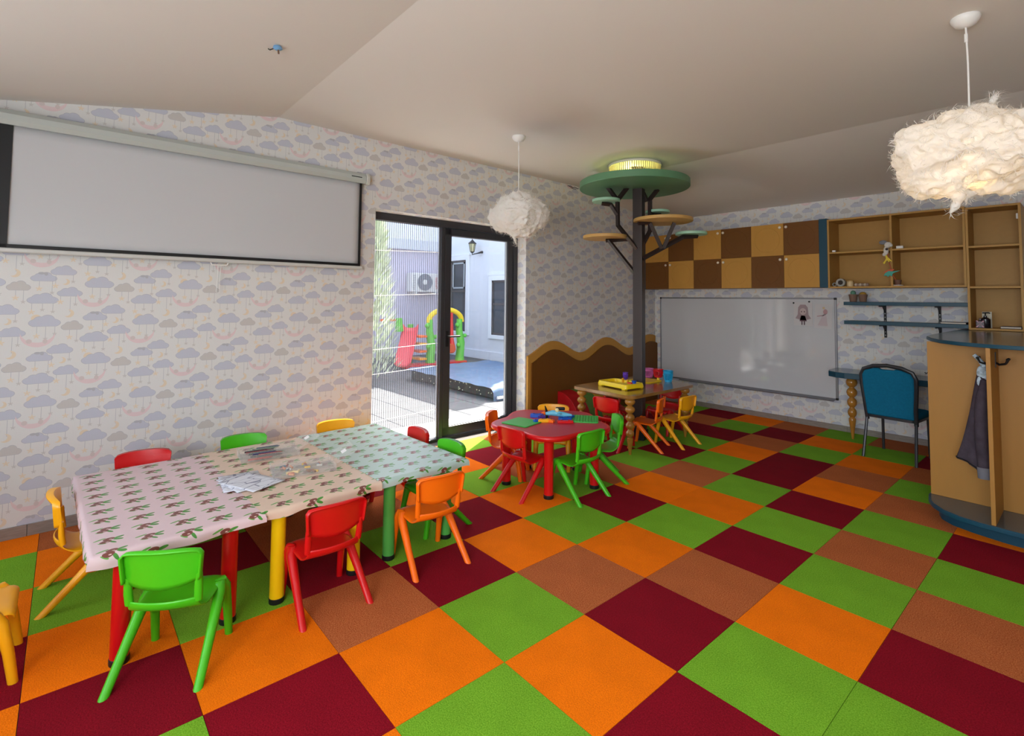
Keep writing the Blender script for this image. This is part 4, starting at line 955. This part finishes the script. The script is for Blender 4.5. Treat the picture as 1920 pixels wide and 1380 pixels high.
chair(1.927, .502, 148, P_G, 'bright green child chair at the long table near its pink cloth corner, back turned out')
chair(1.888, 1.137, 181, P_R, 'red child chair at the long table beside the yellow table legs')
chair(1.877, 1.748, 176, P_O, 'orange child chair at the long table by the mint cloth')
chair(1.01, .245, 90, P_Y, 'yellow child chair at the pink cloth end of the long table, legs splayed')
chair(1.505, -.155, 90, P_Y, 'yellow child chair standing away from the table, only seat and front legs showing')
chair(.555, .50, -9, P_R, 'red child chair tucked between the wallpaper and the pink cloth')
chair(.53, 1.09, -8, P_G, 'green child chair tucked between the wallpaper and the peach cloth')
chair(.525, 1.76, -8, P_Y, 'yellow child chair tucked between the wallpaper and the mint cloth')
chair(1.03, 2.03, 268, P_R, 'red child chair at the end of the mint cloth facing the pleated screen')
chair(1.49, 2.03, 272, P_G, 'green child chair at the end of the mint cloth near the sunny floor')
chair(1.05, 3.02, 35, P_O, 'orange child chair at the red flower table beside the glazed door')
chair(1.45, 2.86, 92, P_R, 'red child chair pushed under the red flower table')
chair(1.775, 3.15, 180, P_G, 'green child chair at the red flower table with its back turned out')
chair(1.645, 3.60, 232, P_G, 'green child chair at the red flower table on the side of the wooden table')
chair(1.145, 3.50, -48, P_Y, 'yellow child chair behind the red flower table, only its top showing')
chair(1.115, 4.41, 97, P_R, 'red child chair at the short end of the wooden table facing the metal tree')
chair(1.37, 4.68, 201, P_O, 'orange child chair at the wooden table turned beside its front leg')
chair(1.485, 5.03, 180, P_Y, 'yellow child chair at the wooden table facing the metal tree')
chair(.80, 4.95, 0, P_R, 'red child chair under the wooden table on the wavy panel side')
chair(1.12, 5.36, 268, P_R, 'red child chair under the wooden table at its whiteboard end')
def kill(o):
    for c in list(o.children): kill(c)
    bpy.data.objects.remove(o)
kill(CH)

# ------------------------------------------------------------------ long table: three small tables with oilcloths
TR = .03
def rect_table(x, y, legm, label):
    t = thing('child_table', label, 'table', (x, y, 0), TR, "children's rectangular tables", world=False)
    build('table_top', MB().prism(rrect(-.60, .60, -.298, .298, .05), 'z', .445, .472), legm, t, smooth=30, bevel=.004)
    for sx in (-1, 1):
        for sy in (-1, 1):
            lx_, ly_ = (-.43 if sx < 0 else .58), sy * .2
            build('leg', MB().lathe([(.034, .022), (.034, .40), (.038, .445)], (lx_, ly_, 0), 22), legm, t)
            build('foot', MB().lathe([(.035, 0), (.036, .003), (.036, .024), (.034, .026)], (lx_, ly_, 0), 22), BLACK, t)
TC = [(1.195, .515), (1.165, 1.135), (1.135, 1.755)]
rect_table(*TC[0], mat('red_leg', '#C30A10', .3, .5), 'rectangular child table with red legs under the pink cloth')
rect_table(*TC[1], mat('yellow_leg', '#EFC40C', .3, .5), 'rectangular child table with yellow legs under the peach cloth')
rect_table(*TC[2], LEGG, 'rectangular child table with green legs under the mint cloth')
def oilcloth_obj(x, y, base, nm, label, y0, y1, dl, dr, seed, lift):
    o = thing('x', '', None, (0, 0, 0)) if False else None
    X0, X1 = -.615, .64; Y0, Y1 = y0, y1; dfx = .052
    us = [X0 - dfx + (X1 - X0 + 2 * dfx) * k / 90 for k in range(91)]
    vs = [Y0 - dl + (Y1 - Y0 + dl + dr) * k / 48 for k in range(49)]
    V, UV = [], []
    for v_ in vs:
        for u_ in us:
            ox = max(0, X0 - u_, u_ - X1); oy = max(0, Y0 - v_, v_ - Y1)
            px, py = min(max(u_, X0), X1), min(max(v_, Y0), Y1)
            dz = max(ox, oy)
            wob = .010 * noise.noise((u_ * 9 + seed, v_ * 9, 0)) * min(1, dz * 30)
            z = .4755 + lift - dz * (.85 + .5 * noise.noise((u_ * 6, v_ * 6, seed))) + .0012 * noise.noise((u_ * 7, v_ * 7, seed)) - .0015 * min(1, dz * 60)
            q = min(1, dz / .02)
            px += (1 if u_ > X1 else -1) * (.008 * q + wob) if ox > 0 else 0
            py += (1 if v_ > Y1 else -1) * (.008 * q + wob) if oy > 0 else 0
            V.append(Vector((px, py, z))); UV.append((u_ * 1.0 + x, v_ * 1.0 + y))
    m_ = MB(); m_.v = V; nu_ = 91
    m_.f = [(j * nu_ + i, j * nu_ + i + 1, (j + 1) * nu_ + i + 1, (j + 1) * nu_ + i) for j in range(48) for i in range(90)]
    o = build('tablecloth', m_, oilcloth(nm, base), smooth=70, uv=UV)
    o.location = (x, y, 0); o.rotation_euler = (0, 0, TR)
    tag(o, label, 'tablecloth', 'olive print oilcloths')
oilcloth_obj(*TC[0], '#DCC2C6', 'pink_oilcloth', 'pale pink olive print oilcloth on the long table', -.315, .33, .06, 0, 1, .0008)
oilcloth_obj(*TC[1], '#DDC3AE', 'peach_oilcloth', 'peach olive print oilcloth on the middle of the long table', -.302, .33, 0, 0, 2, .0024)
oilcloth_obj(*TC[2], '#B4CFC9', 'mint_oilcloth', 'mint green olive print oilcloth on the long table', -.302, .325, 0, .05, 3, .004)
TZ = .4815

# ------------------------------------------------------------------ crayon boxes and colouring sheets
CLR = mixmat('clear_plastic', '#F2F0EC', .09, .06, .05)
def clear_box(cx, cy, rot, label, fill):
    t = thing('crayon_box', label, 'box', (cx, cy, TZ), rot, world=False); a, b_, h_ = .115, .17, .042
    wl_ = MB().box(-a, a, -b_, b_, 0, .003)
    build('tray_floor', wl_, CLR, t, smooth=0)
    for nm, q in (('tray_wall', (-a, -a + .003, -b_, b_)), ('tray_wall', (a - .003, a, -b_, b_)), ('tray_wall', (-a, a, -b_, -b_ + .003)), ('tray_wall', (-a, a, b_ - .003, b_)), ('partition', (-.04, -.038, -b_, b_)), ('partition', (.038, .04, -b_, b_))):
        build(nm, MB().box(*q, .003, h_), CLR, t, smooth=0)
    lid = MB().box(-a, a, 0, .34, 0, .004).xf(Matrix.Translation((0, b_, h_)) @ Matrix.Rotation(RAD(-6), 4, 'X'))
    build('lid', MB().box(-a, a, .004, .14, 0, .004).xf(Matrix.Translation((0, b_, h_ - .004)) @ Matrix.Rotation(RAD(28), 4, 'X')), CLR, t, smooth=0)
    build('price_label', MB().box(-.02, .03, .06, .09, .0045, .006).xf(Matrix.Translation((0, b_, h_ - .004)) @ Matrix.Rotation(RAD(28), 4, 'X')), mat('label_white', '#EDEDED', .6), t, smooth=0)
    M_ = Matrix.Translation((cx, cy, TZ)) @ Matrix.Rotation(rot, 4, 'Z')
    fill(M_, a, b_)
rr = random.Random(11)
CRC = ['#23252E', '#7A1620', '#1E4B39', '#34305E', '#8C2A2A', '#1B1B1F', '#59402F', '#B0392F', '#24415A', '#3B5F31']
CRN = ['slate black', 'dark red', 'bottle green', 'dark violet', 'brick red', 'black', 'dark brown', 'bright red', 'navy blue', 'olive green']
BITN = ['golden yellow', 'rust orange', 'brown', 'salmon', 'cream', 'steel blue', 'maroon', 'pale grey']
def crayons(M_, a, b_):
    for k in range(16):
        x = -a + .02 + (k % 8) * .0265 + rr.uniform(-.002, .002); y = rr.uniform(-.06, .02) ; z = .011 + (k // 8) * .014
        p = [M_ @ Vector((x, y - .075, z)), M_ @ Vector((x, y + .05, z)), M_ @ Vector((x + .001, y + .066, z))]
        c = CRC[k % len(CRC)]
        t = single('crayon', CRN[k % 10] + ' crayon lying in the clear box of dark crayons', 'crayon', MB().tube(p, [.0065, .0065, .002], 8), mat('crayon_' + c[1:], c, .5), M_ @ Vector((x, y, .003)), 'crayons in the clear box')
BIT = ['#E8B41C', '#B5532A', '#7E4A2A', '#D88A5C', '#F0D28A', '#3E6C88', '#8C2F2A', '#C9C2B8']
def bits(M_, a, b_):
    for k in range(22):
        x = rr.uniform(-a + .02, a - .02); y = rr.uniform(-.12, .10); an = rr.uniform(0, pi); z = .011
        d = Vector((cos(an), sin(an), 0)) * .016
        c = BIT[k % len(BIT)]
        single('crayon_stub', BITN[k % 8] + ' crayon stub lying loose in the clear box of stubs', 'crayon', MB().tube([M_ @ (Vector((x, y, z)) - d), M_ @ (Vector((x, y, z)) + d)], .0065, 7), mat('stub_' + c[1:], c, .5), M_ @ Vector((x, y, .003)), 'crayon stubs in the second clear box')
clear_box(.88, 1.14, RAD(-6), 'clear plastic box of dark crayons with lid open on the peach cloth', crayons)
clear_box(1.32, 1.21, RAD(-10), 'clear plastic box of short crayon stubs with lid open on the peach cloth', bits)
def inkpaper():
    m, t, b = newmat('ink_lined_paper'); nb = NB(t); N, L = t.nodes, t.links
    tc = N.new('ShaderNodeTexCoord'); v = N.new('ShaderNodeTexVoronoi'); v.feature = 'DISTANCE_TO_EDGE'; v.inputs['Scale'].default_value = 26
    mp = N.new('ShaderNodeMapping'); mp.inputs['Scale'].default_value = (1, .35, 1); mp.inputs['Rotation'].default_value = (0, 0, .5)
    L.new(tc.outputs['Object'], mp.inputs[0]); L.new(mp.outputs[0], v.inputs[0])
    f = nb.m('LESS_THAN', v.outputs[0], .028)
    L.new(nb.mix(f, lin('#D6D8E0'), lin('#8A8C9E')), b.inputs['Base Color']); b.inputs['Roughness'].default_value = .8
    return m
INK = inkpaper()
for k, (px, py, ra) in enumerate(((1.30, .885, -6), (1.325, .90, 9), (1.36, .92, 24))):
    def sheet(a, b_, k=k): return ((a - .5) * .29, (b_ - .5) * .205, .0012 + .0022 * k + .004 * (a * (1 - a)) * sin(7 * b_ + k) ** 2)
    o = build('colouring_sheet', MB().grid(sheet, 10, 8), INK, smooth=60, solid=.0004)
    place(o, (px, py, TZ), RAD(ra)); tag(o, ['white colouring sheet printed with fine lines, bottom of the pile by the crayon box', 'white colouring sheet printed with fine lines, middle of the pile by the crayon box', 'white colouring sheet printed with fine lines, topmost of the pile by the crayon box'][k], 'paper', 'colouring sheets on the peach cloth')

# ------------------------------------------------------------------ red flower table with toys
RX, RY, RZ = 1.42, 3.20, .49
ft = thing('flower_table', 'red five lobed plastic child table with ribbed legs', 'table', (RX, RY, 0))
def flower(r_, n=90): return [(RX + (r_ + .045 * cos(5 * (2 * pi * k / n - RAD(-119)))) * cos(2 * pi * k / n), RY + (r_ + .045 * cos(5 * (2 * pi * k / n - RAD(-119)))) * sin(2 * pi * k / n)) for k in range(n)]
RTOP = mat('red_table_top', '#B2243A', .38, .5)
ftm = MB()
rings = [(.43, RZ - .045), (.452, RZ - .04), (.462, RZ - .022), (.458, RZ - .006), (.448, RZ), (.43, RZ - .003)]
n = 90
for r_, z in rings: ftm.v += [Vector((a, b_, z)) for a, b_ in flower(r_)]
ftm.f = [(i * n + k, i * n + (k + 1) % n, (i + 1) * n + (k + 1) % n, (i + 1) * n + k) for i in range(len(rings) - 1) for k in range(n)] + [tuple(range(n))[::-1]]
build('table_rim', ftm, P_R, ft, smooth=60)
build('table_top', MB().prism(flower(.431), 'z', RZ - .012, RZ - .002), RTOP, ft, smooth=30)
for k in range(5):
    a = RAD(-119 + 72 * k); x, y = RX + .375 * cos(a), RY + .375 * sin(a)
    prof = [(.036, .025), (.036, .30), (.038, .31), (.038, RZ - .06), (.046, RZ - .04)]
    lg = build('leg', MB().lathe(prof, (x, y, 0), 24), P_R, ft)
    for q in range(4):
        b_ = a + RAD(45 + 90 * q)
        build('leg_rib', MB().tube([(x + .036 * cos(b_), y + .036 * sin(b_), .05), (x + .036 * cos(b_), y + .036 * sin(b_), .28)], .004, 6), P_R, lg)
    build('foot', MB().lathe([(.038, 0), (.039, .004), (.039, .024), (.036, .028)], (x, y, 0), 24), BLACK, ft)
PGRN = mat('baseplate_green', '#35B044', .4)
def baseplate(cx, cy, rot, stud, label):
    t = thing('building_plate', label, 'toy', (cx, cy, RZ), rot, 'green building plates', world=False)
    build('plate', MB().prism(rrect(-.125, .125, -.125, .125, .015), 'z', -.001, .006), PGRN, t, smooth=30)
    if stud:
        for i in range(10):
            build('stud_row', MB().box(-.115 + .024 * i, -.102 + .024 * i, -.115, .115, .006, .0095), PGRN, t, smooth=0, bevel=.002)
baseplate(1.30, 2.985, RAD(12), False, 'smooth green building plate overhanging the red flower table edge')
baseplate(1.545, 3.47, RAD(40), True, 'ridged green building plate on the red flower table')
def brick(nm, label, cx, cy, z, sx, sy, sz, rot, m_, tilt=0):
    o = build(nm, MB().box(-sx, sx, -sy, sy, 0, sz).lathe([(.008, sz), (.008, sz + .006)], (-sx * .5, 0, 0), 10).lathe([(.008, sz), (.008, sz + .006)], (sx * .5, 0, 0), 10), m_, smooth=30, bevel=.003)
    o.location = (cx, cy, z); o.rotation_euler = (tilt, 0, rot); return tag(o, label, 'toy', 'toy building pieces on the flower table')
SKY = mat('sky_blue_plastic', '#63B7D6', .4); PURP = mat('purple_plastic', '#4A2A86', .4)
zt = RZ - .002
brick('toy_brick', 'long dark blue toy piece at the edge of the toy heap', 1.235, 3.215, zt, .055, .022, .03, RAD(38), BLUEP)
brick('toy_brick', 'purple toy piece beside the blue pieces', 1.30, 3.235, zt, .045, .02, .026, RAD(60), PURP)
brick('toy_brick', 'yellow toy piece with dark dots in front of the toy heap', 1.40, 3.145, zt, .055, .022, .024, RAD(55), P_Y)
brick('toy_brick', 'small orange toy piece beside the yellow one', 1.44, 3.18, zt, .03, .02, .02, RAD(20), P_O)
brick('toy_brick', 'flat red toy piece at the front of the toy heap', 1.53, 3.26, zt, .065, .02, .02, RAD(52), P_R)
brick('toy_brick', 'deep blue toy piece under the light blue airplane', 1.475, 3.315, zt, .05, .03, .03, RAD(65), BLUEP)
brick('toy_brick', 'royal blue toy piece next to the ridged green plate', 1.43, 3.405, zt, .045, .03, .028, RAD(10), BLUEP)
brick('toy_brick', 'small orange red toy piece at the back of the toy heap', 1.24, 3.315, zt, .03, .02, .03, RAD(10), P_O)
brick('toy_brick', 'small dark blue toy piece near the smooth green plate', 1.365, 3.09, zt, .028, .016, .022, RAD(80), BLUEP)
ap = thing('toy_airplane', 'light blue toy airplane with a black tail lying on the toy heap', 'toy', (1.41, 3.27, zt + .03))
build('fuselage', MB().tube([(1.36, 3.20, zt + .055), (1.39, 3.25, zt + .06), (1.46, 3.31, zt + .05), (1.51, 3.36, zt + .045)], [.012, .024, .021, .009], 12), SKY, ap, smooth=60)
build('wing', MB().prism(rrect(-.06, .06, -.017, .017, .015), 'z', -.004, .004).xf(Matrix.Translation((1.43, 3.28, zt + .06)) @ Matrix.Rotation(RAD(-35), 4, 'Z') @ Matrix.Rotation(RAD(12), 4, 'X')), SKY, ap, smooth=30)
build('tail', MB().box(-.04, .04, -.010, .010, -.014, .014).xf(Matrix.Translation((1.40, 3.335, zt + .085)) @ Matrix.Rotation(RAD(50), 4, 'Z')), BLACK, ap, smooth=0, bevel=.008)
build('nose', MB().ball((1.425, 3.27, zt + .085), .018, 10, 7), mat('cream_toy', '#E8D9A0', .5), ap)
single('toy_propeller', 'black toy propeller blade standing upright in the toy heap', 'toy', MB().tube([(1.335, 3.235, zt), (1.325, 3.245, zt + .06), (1.30, 3.25, zt + .105)], [.015, .017, .006], 8, flat=.4), BLACK, (1.335, 3.235, zt))

# ------------------------------------------------------------------ wooden table round the metal tree
wt = thing('wooden_table', 'varnished wooden table with turned ball legs around the metal tree', 'table', (1.09, 4.82, 0))
TX0, TX1, TY0, TY1, TH = .69, 1.49, 4.24, 5.40, .582
hole = .068
WTOP = mat('varnished_table_top', '#8E6632', .16, .55, var=.1, scale=5, stretch=(6, 1, 1), coat=.3)
P = rrect(TX0, TX1, TY0, TY1, .07)
sq = [Tm @ Vector((a, b_, 0)) for a, b_ in ((PW + .004, PW + .004), (-PW - .004, PW + .004), (-PW - .004, -PW - .004), (PW + .004, -PW - .004))]
sq = [(q.x, q.y) for q in sq]                       # the trunk passes through a square cut-out
half1 = P[2:17] + [sq[2], sq[1], sq[0]]; half2 = P[16:] + P[:3] + [sq[0], sq[3], sq[2]]
build('table_top', MB().prism(half1, 'z', TH - .03, TH).prism(half2, 'z', TH - .03, TH), WTOP, wt, smooth=30)
for x in (TX0 + .085, TX1 - .085):
    for y in (TY0 + .075, TY1 - .075):
        build('turned_leg', MB().lathe(turned(TH - .03, .052, 5, .165), (x, y, 0), 20), TURNED, wt, smooth=50)
build('under_rail', MB().box(TX0 + .1, TX1 - .1, TY0 + .08, TY0 + .1, TH - .06, TH - .03), BROWN, wt, smooth=0)
# yellow toy tray
ty = thing('toy_tray', 'yellow plastic toy tray standing on the wooden table', 'toy', (1.06, 4.615, TH), RAD(-6), world=False)
A, B_, HH = .215, .145, .055
tray = MB(); prof = rrect(-A, A, -B_, B_, .04)
def ringat(s_, z): return [Vector((p[0] * (A + s_) / A, p[1] * (B_ + s_) / B_, z)) for p in prof]
seq = [(0, .012), (.0, .03), (-.008, HH), (-.03, HH), (-.036, .025)]; n = len(prof)
for s_, z in seq: tray.v += ringat(s_, z)
tray.f = [(i * n + k, i * n + (k + 1) % n, (i + 1) * n + (k + 1) % n, (i + 1) * n + k) for i in range(len(seq) - 1) for k in range(n)] + [tuple((len(seq) - 1) * n + k for k in range(n)), tuple(range(n))[::-1]]
build('tray', tray, YEL2, ty, smooth=40)
for sx in (-1, 1):
    for sy in (-1, 1): build('foot', MB().box(sx * .17 - .025, sx * .17 + .025, sy * .12 - .02, sy * .12 + .02, 0, .013), YEL2, ty, smooth=0, bevel=.004)
build('end_deck', MB().box(.06, A - .03, -B_ + .03, B_ - .03, .025, HH - .004), YEL2, ty, smooth=0, bevel=.008)
build('post', MB().box(-.07, -.055, B_ - .05, B_ - .03, .03, .075).box(.0, .015, B_ - .05, B_ - .035, .03, .068), mat('amber_plastic', '#D99A14', .4), ty, smooth=0)
o = thing('toy_launcher', 'small blue and red toy piece sitting in the yellow tray', 'toy', (1.215, 4.63, TH + .05))
build('cup', MB().lathe([(.02, 0), (.026, .03), (.02, .03)], (1.222, 4.635, TH + .052), 12), BLUEP, o); build('arm', MB().box(1.165, 1.215, 4.59, 4.62, TH + .05, TH + .062), P_R, o, smooth=0, bevel=.003)
# slotted baskets of the hoop game
def basket(x, y, z, r_, h_, hexc, label, flip=False):
    t = thing('toy_basket', label, 'toy basket', (x, y, z), group='small slotted toy baskets')
    m_ = mat('basket_' + hexc[1:], hexc, .4); nb_ = 20
    build('base', MB().lathe([(r_ * .72, 0), (r_ * .76, h_ * .18), (r_ * .72, h_ * .18)], (x, y, z), 24), m_, t)
    build('rim', MB().lathe([(r_ * .95, h_ * .72), (r_ * 1.02, h_ * .97), (r_ * 1.07, h_), (r_ * .97, h_), (r_ * .92, h_ * .72)], (x, y, z), 24, cap=False), m_, t)
    bars = MB()
    for k in range(nb_):
        a = 2 * pi * k / nb_
        bars.tube([(x + r_ * .745 * cos(a), y + r_ * .745 * sin(a), z + h_ * .16), (x + r_ * .94 * cos(a), y + r_ * .94 * sin(a), z + h_ * .74)], .0042, 5)
    build('slats', bars, m_, t, kind='stuff')
def stem(x, y, z): return MB().lathe([(.028, 0), (.016, .006), (.014, .03), (.02, .04)], (x, y, z), 16)
basket(.905, 5.365, TH + .012, .058, .105, '#D66FB4', 'pink slotted toy basket on the wooden table beside the tree trunk')
basket(1.08, 5.295, TH + .04, .058, .092, '#C81420', 'red slotted toy basket on a yellow foot on the wooden table')
hp = thing('hoop_base', 'flat yellow game base with short stems behind the toy tray', 'toy', (.98, 5.2, TH))
build('plate', MB().prism(rrect(.84, 1.14, 5.02, 5.31, .05), 'z', TH, TH + .011), YEL2, hp, smooth=30, bevel=.003)
build('stem', stem(1.08, 5.295, TH), YEL2, hp)
basket(.80, 5.05, TH, .03, .085, '#6A3FB0', 'narrow purple slotted toy basket left of the tree trunk')

# ------------------------------------------------------------------ soft foam quarter rounds along the wall panel
y = 4.75
for nm, lb, hexc in (('foam_block', 'red foam quarter round block nearest the glazed door', '#B30712'), ('foam_block', 'green foam quarter round block between the red and yellow blocks', '#5E8A3A'), ('foam_block', 'yellow foam quarter round block farthest from the glazed door', '#C79A12')):
    x0 = LX(y) + .055
    poly = [(x0, 0.0), (x0 + .36, 0)] + [(x0 + .36 * cos(pi / 2 * k / 16), .37 * sin(pi / 2 * k / 16)) for k in range(1, 17)]
    single(nm, lb, 'foam block', MB().prism(poly, 'y', y, y + .224), mat('foam_' + hexc[1:], hexc, .5, .4), (x0 + .15, y + .11, 0), 'soft foam quarter rounds', smooth=30, bevel=.004)
    y += .226
basket(1.19, 5.33, TH, .055, .125, '#1E9FD0', 'light blue slotted toy basket near the table edge behind the red one')
